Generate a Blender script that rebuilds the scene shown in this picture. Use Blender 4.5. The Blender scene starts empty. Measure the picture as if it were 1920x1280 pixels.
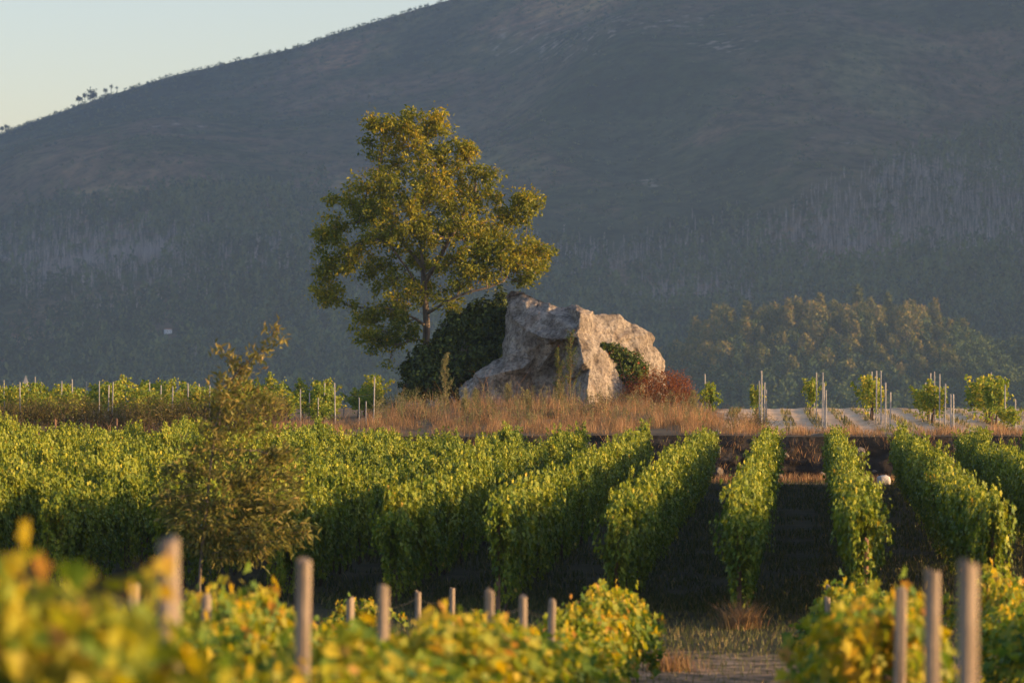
import bpy, bmesh, math, random
import numpy as np
from mathutils import Vector, noise, geometry

random.seed(7)
RNG = np.random.default_rng(7)
scene = bpy.context.scene
COL = scene.collection

# ------------------------------------------------------------------ camera
FPX = 7200.0            # focal length in pixels of the 1920 px wide photograph
CAMZ = 5.2
cam_data = bpy.data.cameras.new('camera')
cam_data.sensor_width = 36.0
cam_data.lens = 135.0
cam_data.clip_start = 0.5
cam_data.clip_end = 20000
cam_data.dof.use_dof = True
cam_data.dof.focus_distance = 135.0
cam_data.dof.aperture_fstop = 2.3
cam_data.dof.aperture_blades = 9
cam = bpy.data.objects.new('camera', cam_data)
cam.location = (0, 0, CAMZ)
cam.rotation_euler = (math.radians(90), 0, 0)
COL.objects.link(cam)
scene.camera = cam

# ------------------------------------------------------------------ sky, sun, exposure
SUN_EL = math.radians(7)
SUN_AZ = math.radians(11)          # degrees the sun stands behind the camera's right hand
SX, SY, SZ = math.cos(SUN_AZ) * math.cos(SUN_EL), -math.sin(SUN_AZ) * math.cos(SUN_EL), math.sin(SUN_EL)
world = bpy.data.worlds.new('World')
scene.world = world
world.use_nodes = True
wn = world.node_tree.nodes
wl = world.node_tree.links
wn.clear()
sky = wn.new('ShaderNodeTexSky')
sky.sky_type = 'NISHITA'
sky.sun_disc = False
sky.sun_elevation = SUN_EL
sky.sun_rotation = math.atan2(SX, SY)      # measured from +Y towards +X
sky.altitude = 200
sky.air_density = 1.0
sky.dust_density = 0.9
sky.ozone_density = 1.25
bg = wn.new('ShaderNodeBackground')
bg.inputs['Strength'].default_value = 0.15
wo = wn.new('ShaderNodeOutputWorld')
bal = wn.new('ShaderNodeMixRGB')            # camera white balance for the sky light
bal.blend_type = 'MULTIPLY'
bal.inputs[0].default_value = 1.0
bal.inputs[2].default_value = (1.06, 0.98, 1.15, 1)
wl.new(sky.outputs[0], bal.inputs[1])
wl.new(bal.outputs[0], bg.inputs[0])
wl.new(bg.outputs[0], wo.inputs[0])

sun_data = bpy.data.lights.new('sun', 'SUN')
sun_data.energy = 5.0
sun_data.angle = math.radians(0.55)
sun_data.color = (1.0, 0.63, 0.29)
sun = bpy.data.objects.new('sun', sun_data)
sun.rotation_euler = Vector((SX, SY, SZ)).to_track_quat('Z', 'Y').to_euler()
sun.location = (60, -30, 60)
COL.objects.link(sun)

scene.view_settings.view_transform = 'Standard'
scene.view_settings.look = 'None'
scene.view_settings.gamma = 1.0
scene.view_settings.use_curve_mapping = False
scene.view_settings.exposure = 1.2
scene.cycles.use_denoising = True
scene.cycles.max_bounces = 5
scene.cycles.diffuse_bounces = 3
scene.cycles.glossy_bounces = 2
scene.cycles.transmission_bounces = 4
scene.cycles.volume_bounces = 0
scene.cycles.sample_clamp_indirect = 4.0

# ------------------------------------------------------------------ helpers
def W(px, py, D):
    """point that the photograph shows at (px, py) when it stands D metres ahead"""
    return np.array([(px - 960) * D / FPX, D, CAMZ - (py - 640) * D / FPX])

def project(P):
    P = np.asarray(P, float)
    return 960 + P[..., 0] * FPX / P[..., 1], 640 - (P[..., 2] - CAMZ) * FPX / P[..., 1]

TH = math.atan((1507 - 960) / FPX)          # heading of the vine rows
CT, ST = math.cos(TH), math.sin(TH)
def uv_of(x, y): return x * ST + y * CT, x * CT - y * ST
def xy_of(u, v): return u * ST + v * CT, u * CT - v * ST

def sstep(x, a, b):
    t = np.clip((np.asarray(x, float) - a) / (b - a), 0, 1)
    return t * t * (3 - 2 * t)

_perm = np.random.default_rng(3).random((256, 256))
def vnoise(x, y):
    """smooth value noise in -1..1"""
    x = np.asarray(x, float); y = np.asarray(y, float)
    xi = np.floor(x).astype(int); yi = np.floor(y).astype(int)
    fx = x - xi; fy = y - yi
    fx = fx * fx * (3 - 2 * fx); fy = fy * fy * (3 - 2 * fy)
    g = lambda a, b: _perm[a % 256, b % 256]
    n = (g(xi, yi) * (1 - fx) + g(xi + 1, yi) * fx) * (1 - fy) + (g(xi, yi + 1) * (1 - fx) + g(xi + 1, yi + 1) * fx) * fy
    return n * 2 - 1
def fbm(x, y, oct=4):
    s = 0; a = 1.0; t = 0
    for i in range(oct):
        s = s + a * vnoise(np.asarray(x) * 2 ** i + 17.3 * i, np.asarray(y) * 2 ** i + 5.1 * i); t += a; a *= 0.5
    return s / t

def mesh_np(name, V, faces, mats=(), tint=None, matidx=None, smooth=False, corner=None):
    """faces: list of (m,k) index arrays"""
    me = bpy.data.meshes.new(name)
    V = np.asarray(V, np.float32)
    me.vertices.add(len(V)); me.vertices.foreach_set('co', V.ravel())
    tot = np.concatenate([np.full(len(f), f.shape[1], np.int32) for f in faces])
    li = np.concatenate([np.asarray(f, np.int32).ravel() for f in faces])
    st = np.concatenate([[0], np.cumsum(tot)[:-1]]).astype(np.int32)
    me.loops.add(len(li)); me.loops.foreach_set('vertex_index', li)
    me.polygons.add(len(tot)); me.polygons.foreach_set('loop_start', st); me.polygons.foreach_set('loop_total', tot)
    for m in mats: me.materials.append(m)
    if matidx is not None: me.polygons.foreach_set('material_index', np.asarray(matidx, np.int32))
    me.polygons.foreach_set('use_smooth', np.full(len(tot), bool(smooth)))
    if tint is not None:
        a = me.attributes.new('tint', 'FLOAT', 'POINT'); a.data.foreach_set('value', np.asarray(tint, np.float32))
    me.update(calc_edges=True); me.validate()
    return me

def put(name, me, parent=None, loc=None, rotz=0, scale=None, label=None, cat=None, group=None, kind=None):
    o = bpy.data.objects.new(name, me)
    COL.objects.link(o)
    if loc is not None: o.location = [float(c) for c in loc]
    if rotz: o.rotation_euler = (0, 0, rotz)
    if scale is not None: o.scale = scale if hasattr(scale, '__len__') else (scale,) * 3
    if parent is not None: o.parent = parent
    if label: o['label'] = label
    if cat: o['category'] = cat
    if group: o['group'] = group
    if kind: o['kind'] = kind
    return o

def empty(name, loc, label, cat, group=None, rotz=0):
    o = put(name, None, None, loc, rotz, None, label, cat, group)
    o.empty_display_size = 0.3
    return o

ORD = ['first', 'second', 'third', 'fourth', 'fifth', 'sixth', 'seventh', 'eighth', 'ninth', 'tenth', 'eleventh', 'twelfth',
       'thirteenth', 'fourteenth', 'fifteenth', 'sixteenth', 'seventeenth', 'eighteenth', 'nineteenth', 'twentieth',
       'twenty-first', 'twenty-second', 'twenty-third', 'twenty-fourth', 'twenty-fifth', 'twenty-sixth', 'twenty-seventh',
       'twenty-eighth', 'twenty-ninth', 'thirtieth', 'thirty-first', 'thirty-second', 'thirty-third']

# ------------------------------------------------------------------ materials
def new_mat(name):
    m = bpy.data.materials.new(name); m.use_nodes = True
    nt = m.node_tree
    for n in list(nt.nodes): nt.nodes.remove(n)
    return m, nt.nodes, nt.links, nt.nodes.new('ShaderNodeOutputMaterial')

def ramp(nodes, stops):
    r = nodes.new('ShaderNodeValToRGB')
    e = r.color_ramp.elements
    while len(e) < len(stops): e.new(0.5)
    for i, (p, c) in enumerate(stops):
        e[i].position = p; e[i].color = (*c, 1)
    return r

def leaf_mat(name, stops, trans=0.35, objvar=0.12, rough=0.5):
    m, n, l, out = new_mat(name)
    at = n.new('ShaderNodeAttribute'); at.attribute_name = 'tint'
    oi = n.new('ShaderNodeObjectInfo')
    ma = n.new('ShaderNodeMath'); ma.operation = 'MULTIPLY_ADD'
    ma.inputs[1].default_value = objvar * 2; ma.inputs[2].default_value = -objvar
    l.new(oi.outputs['Random'], ma.inputs[0])
    ad = n.new('ShaderNodeMath'); ad.operation = 'ADD'; ad.use_clamp = True
    l.new(at.outputs['Fac'], ad.inputs[0]); l.new(ma.outputs[0], ad.inputs[1])
    r = ramp(n, stops); l.new(ad.outputs[0], r.inputs[0])
    p = n.new('ShaderNodeBsdfPrincipled'); p.inputs['Roughness'].default_value = rough
    p.inputs['Specular IOR Level'].default_value = 0.18
    l.new(r.outputs[0], p.inputs['Base Color'])
    t = n.new('ShaderNodeBsdfTranslucent')
    hs = n.new('ShaderNodeHueSaturation'); hs.inputs['Hue'].default_value = 0.485; hs.inputs['Saturation'].default_value = 1.1; hs.inputs['Value'].default_value = 1.5
    l.new(r.outputs[0], hs.inputs['Color']); l.new(hs.outputs[0], t.inputs[0])
    mx = n.new('ShaderNodeMixShader'); mx.inputs[0].default_value = trans
    l.new(p.outputs[0], mx.inputs[1]); l.new(t.outputs[0], mx.inputs[2]); l.new(mx.outputs[0], out.inputs[0])
    return m

def rough_mat(name, c1, c2, scale=3.0, bump=0.3, rough=0.9, c3=None, stretch=(1, 1, 1), detail=8, bscale=None):
    m, n, l, out = new_mat(name)
    tc = n.new('ShaderNodeTexCoord'); mp = n.new('ShaderNodeMapping'); mp.inputs['Scale'].default_value = stretch
    l.new(tc.outputs['Object'], mp.inputs[0])
    nz = n.new('ShaderNodeTexNoise'); nz.inputs['Scale'].default_value = scale; nz.inputs['Detail'].default_value = detail
    l.new(mp.outputs[0], nz.inputs['Vector'])
    st = [(0.32, c1), (0.68, c2)] if c3 is None else [(0.3, c1), (0.5, c2), (0.7, c3)]
    r = ramp(n, st); l.new(nz.outputs[0], r.inputs[0])
    p = n.new('ShaderNodeBsdfPrincipled'); p.inputs['Roughness'].default_value = rough; p.inputs['Specular IOR Level'].default_value = 0.2
    l.new(r.outputs[0], p.inputs['Base Color'])
    nb = n.new('ShaderNodeTexNoise'); nb.inputs['Scale'].default_value = bscale or scale * 6; nb.inputs['Detail'].default_value = 6
    l.new(mp.outputs[0], nb.inputs['Vector'])
    b = n.new('ShaderNodeBump'); b.inputs['Strength'].default_value = bump; b.inputs['Distance'].default_value = 0.05
    l.new(nb.outputs[0], b.inputs['Height']); l.new(b.outputs[0], p.inputs['Normal'])
    l.new(p.outputs[0], out.inputs[0])
    return m

M = {}
M['vine'] = leaf_mat('vine_leaf', [(0.0, (0.030, 0.070, 0.016)), (0.35, (0.085, 0.14, 0.016)), (0.7, (0.225, 0.25, 0.022)), (0.93, (0.36, 0.34, 0.035)), (1.0, (0.48, 0.32, 0.05))], trans=0.2, objvar=.08)
M['vine_front'] = leaf_mat('autumn_vine_leaf', [(0.0, (0.05, 0.11, 0.02)), (0.3, (0.13, 0.20, 0.025)), (0.55, (0.28, 0.28, 0.03)), (0.78, (0.46, 0.36, 0.035)), (0.95, (0.50, 0.34, 0.05)), (1.0, (0.42, 0.25, 0.06))], trans=0.4)
M['vine_upper'] = leaf_mat('upper_vine_leaf', [(0.0, (0.07, 0.13, 0.02)), (0.5, (0.19, 0.25, 0.03)), (1.0, (0.48, 0.38, 0.05))])
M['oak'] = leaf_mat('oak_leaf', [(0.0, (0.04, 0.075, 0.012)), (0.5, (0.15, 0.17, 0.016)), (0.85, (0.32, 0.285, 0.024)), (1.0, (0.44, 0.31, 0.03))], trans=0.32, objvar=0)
M['ivy'] = leaf_mat('ivy_leaf', [(0.0, (0.022, 0.034, 0.008)), (0.7, (0.07, 0.09, 0.016)), (1.0, (0.17, 0.18, 0.025))], trans=0.15, objvar=0)
M['sapling'] = leaf_mat('sapling_leaf', [(0.0, (0.07, 0.09, 0.02)), (0.5, (0.17, 0.165, 0.038)), (1.0, (0.36, 0.26, 0.08))], trans=0.3, objvar=0)
M['bramble'] = leaf_mat('bramble_leaf', [(0.0, (0.03, 0.055, 0.014)), (0.5, (0.08, 0.12, 0.02)), (0.8, (0.13, 0.15, 0.03)), (1.0, (0.27, 0.08, 0.03))], trans=0.25, objvar=0)
M['redbush'] = leaf_mat('red_shrub_leaf', [(0.0, (0.08, 0.035, 0.014)), (0.5, (0.24, 0.085, 0.026)), (1.0, (0.38, 0.18, 0.05))], trans=0.3, objvar=0)
M['weed'] = leaf_mat('weed_leaf', [(0.0, (0.12, 0.13, 0.05)), (1.0, (0.30, 0.27, 0.11))], trans=0.25)
M['dry'] = leaf_mat('dry_grass_blade', [(0.0, (0.10, 0.075, 0.035)), (0.35, (0.22, 0.15, 0.065)), (0.6, (0.36, 0.19, 0.08)), (1.0, (0.50, 0.36, 0.18))], trans=0.25, objvar=0.05)
M['grass'] = leaf_mat('grass_blade', [(0.0, (0.035, 0.055, 0.015)), (0.6, (0.10, 0.11, 0.03)), (1.0, (0.30, 0.22, 0.09))], trans=0.2, objvar=0)
M['scrub'] = leaf_mat('scrub_leaf', [(0.0, (0.07, 0.07, 0.025)), (0.6, (0.19, 0.155, 0.045)), (1.0, (0.36, 0.23, 0.07))], trans=0.2)
M['pine'] = leaf_mat('far_leaf', [(0.0, (0.010, 0.026, 0.010)), (0.5, (0.038, 0.070, 0.020)), (1.0, (0.11, 0.14, 0.04))], trans=0.1, objvar=0, rough=0.8)
M['gold'] = leaf_mat('knoll_leaf', [(0.0, (0.03, 0.05, 0.012)), (0.5, (0.10, 0.115, 0.025)), (1.0, (0.24, 0.18, 0.045))], trans=0.25, objvar=0.3, rough=0.8)
M['deadtree'] = leaf_mat('dead_tree', [(0.0, (0.13, 0.12, 0.12)), (1.0, (0.46, 0.41, 0.41))], trans=0.0, objvar=0, rough=0.9)
M['bark'] = rough_mat('bark', (0.07, 0.055, 0.045), (0.22, 0.18, 0.14), 2.0, 0.8, stretch=(3, 3, 0.7))
M['vinewood'] = rough_mat('vine_bark', (0.05, 0.035, 0.025), (0.16, 0.11, 0.08), 8.0, 0.8, stretch=(3, 3, 1))
M['wood'] = rough_mat('weathered_wood', (0.16, 0.12, 0.085), (0.36, 0.29, 0.22), 6.0, 0.5, stretch=(4, 4, 0.25))
M['redwood'] = rough_mat('brown_stake', (0.12, 0.07, 0.045), (0.27, 0.16, 0.10), 6.0, 0.5, stretch=(4, 4, 0.3))
M['steel'] = rough_mat('galvanised_post', (0.22, 0.21, 0.20), (0.34, 0.33, 0.31), 6.0, 0.1, rough=0.55)
M['wire'] = rough_mat('wire_steel', (0.07, 0.06, 0.05), (0.11, 0.10, 0.09), 6.0, 0.1, rough=0.5)
M['whitestone'] = rough_mat('white_stone', (0.36, 0.34, 0.31), (0.58, 0.55, 0.50), 4.0, 0.4)
M['plaster'] = rough_mat('white_plaster', (0.62, 0.62, 0.60), (0.75, 0.75, 0.73), 0.5, 0.1)
M['tile'] = rough_mat('roof_tile', (0.22, 0.10, 0.07), (0.34, 0.16, 0.10), 0.7, 0.2)
M['darkglass'] = rough_mat('dark_window', (0.03, 0.035, 0.04), (0.05, 0.05, 0.06), 0.7, 0.0, rough=0.2)

def granite():
    m, n, l, out = new_mat('granite')
    tc = n.new('ShaderNodeTexCoord')
    big = n.new('ShaderNodeTexNoise'); big.inputs['Scale'].default_value = 0.8; big.inputs['Detail'].default_value = 9; big.inputs['Roughness'].default_value = 0.65
    l.new(tc.outputs['Object'], big.inputs['Vector'])
    r = ramp(n, [(0.32, (0.12, 0.10, 0.085)), (0.44, (0.25, 0.225, 0.195)), (0.56, (0.345, 0.31, 0.265)), (0.70, (0.25, 0.195, 0.15))])
    l.new(big.outputs[0], r.inputs[0])
    mp = n.new('ShaderNodeMapping'); mp.inputs['Scale'].default_value = (1.6, 1.6, 0.7)
    l.new(tc.outputs['Object'], mp.inputs[0])
    stn = n.new('ShaderNodeTexNoise'); stn.inputs['Scale'].default_value = 1.3; stn.inputs['Detail'].default_value = 7
    l.new(mp.outputs[0], stn.inputs['Vector'])
    sr = ramp(n, [(0.42, (0.33, 0.29, 0.28)), (0.56, (1, 1, 1))]); l.new(stn.outputs[0], sr.inputs[0])
    mu = n.new('ShaderNodeMixRGB'); mu.blend_type = 'MULTIPLY'; mu.inputs[0].default_value = 0.55
    l.new(r.outputs[0], mu.inputs[1]); l.new(sr.outputs[0], mu.inputs[2])
    fine = n.new('ShaderNodeTexNoise'); fine.inputs['Scale'].default_value = 7; fine.inputs['Detail'].default_value = 8; fine.inputs['Roughness'].default_value = 0.7
    l.new(tc.outputs['Object'], fine.inputs['Vector'])
    fr = ramp(n, [(0.40, (0.35, 0.31, 0.28)), (0.54, (1.1, 1.07, 1.03))]); l.new(fine.outputs[0], fr.inputs[0])
    mu2 = n.new('ShaderNodeMixRGB'); mu2.blend_type = 'MULTIPLY'; mu2.inputs[0].default_value = 0.75
    l.new(mu.outputs[0], mu2.inputs[1]); l.new(fr.outputs[0], mu2.inputs[2])
    p = n.new('ShaderNodeBsdfPrincipled'); p.inputs['Roughness'].default_value = 0.9; p.inputs['Specular IOR Level'].default_value = 0.15
    l.new(mu2.outputs[0], p.inputs['Base Color'])
    ad = n.new('ShaderNodeMath'); ad.operation = 'ADD'; l.new(fine.outputs[0], ad.inputs[0]); l.new(big.outputs[0], ad.inputs[1])
    b = n.new('ShaderNodeBump'); b.inputs['Strength'].default_value = 0.9; b.inputs['Distance'].default_value = 0.12
    l.new(ad.outputs[0], b.inputs['Height']); l.new(b.outputs[0], p.inputs['Normal'])
    l.new(p.outputs[0], out.inputs[0])
    return m
M['granite'] = granite()

def soil_mat(name, base_a, base_b, other_a, other_b, scale=0.6):
    """two kinds of ground mixed by the 'tint' attribute, broken up by noise"""
    m, n, l, out = new_mat(name)
    tc = n.new('ShaderNodeTexCoord')
    nz = n.new('ShaderNodeTexNoise'); nz.inputs['Scale'].default_value = scale; nz.inputs['Detail'].default_value = 10; nz.inputs['Roughness'].default_value = 0.65
    l.new(tc.outputs['Object'], nz.inputs['Vector'])
    ra = ramp(n, [(0.35, base_a), (0.65, base_b)]); rb = ramp(n, [(0.35, other_a), (0.65, other_b)])
    l.new(nz.outputs[0], ra.inputs[0]); l.new(nz.outputs[0], rb.inputs[0])
    at = n.new('ShaderNodeAttribute'); at.attribute_name = 'tint'
    n2 = n.new('ShaderNodeTexNoise'); n2.inputs['Scale'].default_value = scale * 4; n2.inputs['Detail'].default_value = 8
    l.new(tc.outputs['Object'], n2.inputs['Vector'])
    ad = n.new('ShaderNodeMath'); ad.operation = 'ADD'; l.new(at.outputs['Fac'], ad.inputs[0]); l.new(n2.outputs[0], ad.inputs[1])
    rr = ramp(n, [(0.42, (0, 0, 0)), (0.62, (1, 1, 1))])
    sc = n.new('ShaderNodeMath'); sc.operation = 'MULTIPLY'; sc.inputs[1].default_value = 0.5; l.new(ad.outputs[0], sc.inputs[0]); l.new(sc.outputs[0], rr.inputs[0])
    mx = n.new('ShaderNodeMixRGB'); l.new(rr.outputs[0], mx.inputs[0]); l.new(ra.outputs[0], mx.inputs[1]); l.new(rb.outputs[0], mx.inputs[2])
    p = n.new('ShaderNodeBsdfPrincipled'); p.inputs['Roughness'].default_value = 0.95; p.inputs['Specular IOR Level'].default_value = 0.1
    l.new(mx.outputs[0], p.inputs['Base Color'])
    b = n.new('ShaderNodeBump'); b.inputs['Strength'].default_value = 0.6; b.inputs['Distance'].default_value = 0.06
    nf = n.new('ShaderNodeTexNoise'); nf.inputs['Scale'].default_value = 9; nf.inputs['Detail'].default_value = 8
    l.new(tc.outputs['Object'], nf.inputs['Vector'])
    l.new(nf.outputs[0], b.inputs['Height']); l.new(b.outputs[0], p.inputs['Normal'])
    l.new(p.outputs[0], out.inputs[0])
    return m
M['ground'] = soil_mat('ground_soil', (0.035, 0.032, 0.015), (0.08, 0.064, 0.03), (0.26, 0.165, 0.09), (0.42, 0.29, 0.17))
M['sand'] = soil_mat('sandy_soil', (0.13, 0.09, 0.05), (0.22, 0.155, 0.085), (0.50, 0.345, 0.20), (0.68, 0.49, 0.31))
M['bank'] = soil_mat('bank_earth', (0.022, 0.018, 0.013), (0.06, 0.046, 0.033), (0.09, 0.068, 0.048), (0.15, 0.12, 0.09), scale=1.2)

def heath():
    m, n, l, out = new_mat('heath')
    tc = n.new('ShaderNodeTexCoord')
    mp = n.new('ShaderNodeMapping'); mp.inputs['Scale'].default_value = (1, 0.6, 1.0); l.new(tc.outputs['Object'], mp.inputs[0])
    a = n.new('ShaderNodeTexNoise'); a.inputs['Scale'].default_value = 0.006; a.inputs['Detail'].default_value = 9; a.inputs['Roughness'].default_value = 0.6
    l.new(mp.outputs[0], a.inputs['Vector'])
    r = ramp(n, [(0.36, (0.022, 0.036, 0.018)), (0.46, (0.055, 0.066, 0.028)), (0.54, (0.115, 0.082, 0.05)), (0.66, (0.17, 0.145, 0.07))])
    l.new(a.outputs[0], r.inputs[0])
    b = n.new('ShaderNodeTexNoise'); b.inputs['Scale'].default_value = 0.07; b.inputs['Detail'].default_value = 9; b.inputs['Roughness'].default_value = 0.7
    l.new(mp.outputs[0], b.inputs['Vector'])
    r2 = ramp(n, [(0.38, (0.35, 0.4, 0.38)), (0.53, (1.0, 1.0, 1.0)), (0.68, (1.5, 1.4, 1.3))]); l.new(b.outputs[0], r2.inputs[0])
    mu = n.new('ShaderNodeMixRGB'); mu.blend_type = 'MULTIPLY'; mu.inputs[0].default_value = 1.0
    l.new(r.outputs[0], mu.inputs[1]); l.new(r2.outputs[0], mu.inputs[2])
    c0 = n.new('ShaderNodeTexNoise'); c0.inputs['Scale'].default_value = 0.0022; c0.inputs['Detail'].default_value = 5
    l.new(mp.outputs[0], c0.inputs['Vector'])
    r0 = ramp(n, [(0.38, (0.55, 0.75, 0.6)), (0.5, (1.0, 1.0, 1.0)), (0.62, (1.75, 1.45, 1.3))]); l.new(c0.outputs[0], r0.inputs[0])
    mu0 = n.new('ShaderNodeMixRGB'); mu0.blend_type = 'MULTIPLY'; mu0.inputs[0].default_value = 1.0
    l.new(mu.outputs[0], mu0.inputs[1]); l.new(r0.outputs[0], mu0.inputs[2]); mu = mu0
    # outcrops of pale rock
    at = n.new('ShaderNodeAttribute'); at.attribute_name = 'tint'
    c = n.new('ShaderNodeTexNoise'); c.inputs['Scale'].default_value = 0.09; c.inputs['Detail'].default_value = 6
    l.new(tc.outputs['Object'], c.inputs['Vector'])
    ad = n.new('ShaderNodeMath'); ad.operation = 'ADD'; l.new(at.outputs['Fac'], ad.inputs[0]); l.new(c.outputs[0], ad.inputs[1])
    rr = ramp(n, [(0.74, (0, 0, 0)), (0.92, (1, 1, 1))]); l.new(ad.outputs[0], rr.inputs[0])
    mx = n.new('ShaderNodeMixRGB'); mx.inputs[2].default_value = (0.30, 0.28, 0.25, 1)
    l.new(rr.outputs[0], mx.inputs[0]); l.new(mu.outputs[0], mx.inputs[1])
    p = n.new('ShaderNodeBsdfPrincipled'); p.inputs['Roughness'].default_value = 1.0; p.inputs['Specular IOR Level'].default_value = 0.0
    l.new(mx.outputs[0], p.inputs['Base Color'])
    bm = n.new('ShaderNodeBump'); bm.inputs['Strength'].default_value = 1.0; bm.inputs['Distance'].default_value = 5.0
    l.new(b.outputs[0], bm.inputs['Height']); l.new(bm.outputs[0], p.inputs['Normal'])
    l.new(p.outputs[0], out.inputs[0])
    return m
M['heath'] = heath()

# ------------------------------------------------------------------ terrain
U_EDGE = 144.0
def softplus(x, k): return np.where(x / k > 30, x, k * np.log1p(np.exp(np.clip(x / k, -50, 30))))
def g_low(u, v):
    z = np.minimum(softplus((53 - u) * 0.073, 0.06), 3.5)
    return z + 0.05 * fbm(u * 0.35, v * 0.35, 3) + 0.25 * sstep(v, -11, -22)
def fall(u):
    d = np.clip(u - 197, 0, None)
    return -np.where(d < 40, d * d * 0.0016, 2.56 + (d - 40) * 0.128)
def g_terr(u, v):
    z = 1.72 + 0.06 * fbm(u * 0.2, v * 0.3, 3)
    mv = np.exp(-((v + 11.0) / 7.5) ** 4) * np.exp(-((u - 169) / 17.0) ** 4)
    z = z + 0.75 * mv
    return z + fall(u)
def edge_u(v): return U_EDGE + 0.9 * vnoise(np.asarray(v) * 0.16 + 3, 0.5) + 0.3 * vnoise(np.asarray(v) * 0.7, 8.5)
def G(x, y):
    """top of the ground at world x, y (near part)"""
    u, v = uv_of(np.asarray(x, float), np.asarray(y, float))
    return np.where(u < edge_u(v) + 0.6, g_low(u, v), g_terr(u, v))

def grid_faces(ny, nx):
    i = np.arange(ny - 1)[:, None] * nx + np.arange(nx - 1)[None, :]
    i = i.ravel()
    return np.stack([i, i + 1, i + nx + 1, i + nx], 1)

def axis(segs):
    out = []
    for a, b, s in segs: out += list(np.arange(a, b, s))
    return np.array(out + [segs[-1][1]], float)

# ground: one sheet from behind the camera to the foot of the mountain and past it
us = axis([(-120, -10, 10), (-10, 60, 1.0), (60, 140, 2), (140, 150, 0.5), (150, 240, 3), (240, 600, 30), (600, 5100, 250)])
vs = axis([(-2100, -400, 170), (-400, -60, 20), (-60, -30, 3), (-30, 30, 0.75), (30, 60, 3), (60, 400, 20), (400, 2100, 170)])
UU, VV = np.meshgrid(us, vs, indexing='ij')
ZT = g_terr(UU, VV) - 0.5 * sstep(UU, 143, 146) * (1 - sstep(UU, 214, 240)) * (1 - sstep(np.abs(VV), 56, 75))
ZZ = np.where(UU < 145.2, g_low(UU, VV), ZT)
ZZ = np.maximum(ZZ, -35 + 2 * fbm(UU * 0.004, VV * 0.004, 3))
# XY in world space (far part is cut to stay inside the haze box)
XX, YY = xy_of(UU, VV)
XX = np.clip(XX, -2150, 2150); YY = np.clip(YY, -130, 5150)
path = np.exp(-((UU - 60.5) / 4.6) ** 4) * 0.6 + 0.1 * fbm(UU * .2, VV * .2)
path = np.maximum(path, 0.55 * np.exp(-((UU - 141.5) / 2.0) ** 2))
put('ground', mesh_np('ground', np.stack([XX, YY, ZZ], -1).reshape(-1, 3), [grid_faces(len(us), len(vs))[:, ::-1]], [M['ground']], tint=path.ravel(), smooth=True), kind='structure')

# upper terrace with sandy soil and wheel ruts between its vine rows
tu = axis([(0, 6, 0.25), (6, 58, 0.4), (58, 76, 1.5)])
tv = axis([(-60, -34, 2), (-34, -6, 0.5), (-6, 18, 0.16), (18, 26, 0.3), (26, 60, 2)])
TU, TV = np.meshgrid(tu, tv, indexing='ij')
EU = edge_u(TV)
TUU = EU + TU
TX, TY = xy_of(TUU, TV)
TPX = 960 + TX * FPX / TY
lat = (TPX - 1425) * TUU / FPX                      # metres right of the line the upper rows run along
row_pos = (lat - (1426 - 1425) * 148 / FPX) / 2.42
frac = row_pos - np.round(row_pos)                 # 0 on a vine row, +-0.5 half-way
rutmask = sstep(lat, -1.5, 0.5)
rut = np.exp(-((np.abs(frac) - 0.27) / 0.09) ** 2)
TZ = g_terr(TUU, TV) - 0.025 * rut * rutmask + 0.03 * np.exp(-(frac / 0.12) ** 2) * rutmask + 0.05 * fbm(TUU * 1.1, TV * 1.4, 3) * rutmask
TZ -= 0.35 * sstep(TU, 66, 76)
TZ -= 0.10 * (1 - sstep(TU, 0, 0.6))
sandm = sstep(lat, -3.2, -0.6) * (0.55 + 0.3 * rut + 0.15 * sstep(TU, 0, 3)) - 0.15 * np.exp(-(frac / 0.15) ** 2)
sandm = sandm * sstep(TU, .5, 1.6)
put('terrace', mesh_np('terrace', np.stack([TX, TY, TZ], -1).reshape(-1, 3), [grid_faces(len(tu), len(tv))[:, ::-1]], [M['sand']], tint=np.clip(sandm, 0, 1).ravel(), smooth=True), kind='structure')

# earth and rock bank that carries the terrace
bv = axis([(-60, -34, 1), (-34, 24, 0.16), (24, 60, 1)])
bt = np.linspace(0, 1, 26)
BT, BV = np.meshgrid(bt, bv, indexing='ij')
bu = edge_u(BV) - 0.9 * (1 - BT) ** 1.4 + 0.02
lump = 0.28 * fbm(BV * 0.8, BT * 3 + 9, 4) + 0.16 * np.abs(fbm(BV * 2.3 + 40, BT * 6, 3))
bu = bu - lump * np.sin(np.pi * np.clip(BT, 0.03, 0.97)) * 1.3
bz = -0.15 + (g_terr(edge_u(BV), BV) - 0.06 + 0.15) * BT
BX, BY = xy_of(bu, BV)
bank_ob = put('bank', mesh_np('bank', np.stack([BX, BY, bz], -1).reshape(-1, 3), [grid_faces(len(bt), len(bv))[:, ::-1]], [M['bank']], tint=(0.25 + 0.5 * fbm(BV * 0.5, BT * 2, 3)).ravel(), smooth=True), kind='structure')

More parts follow.
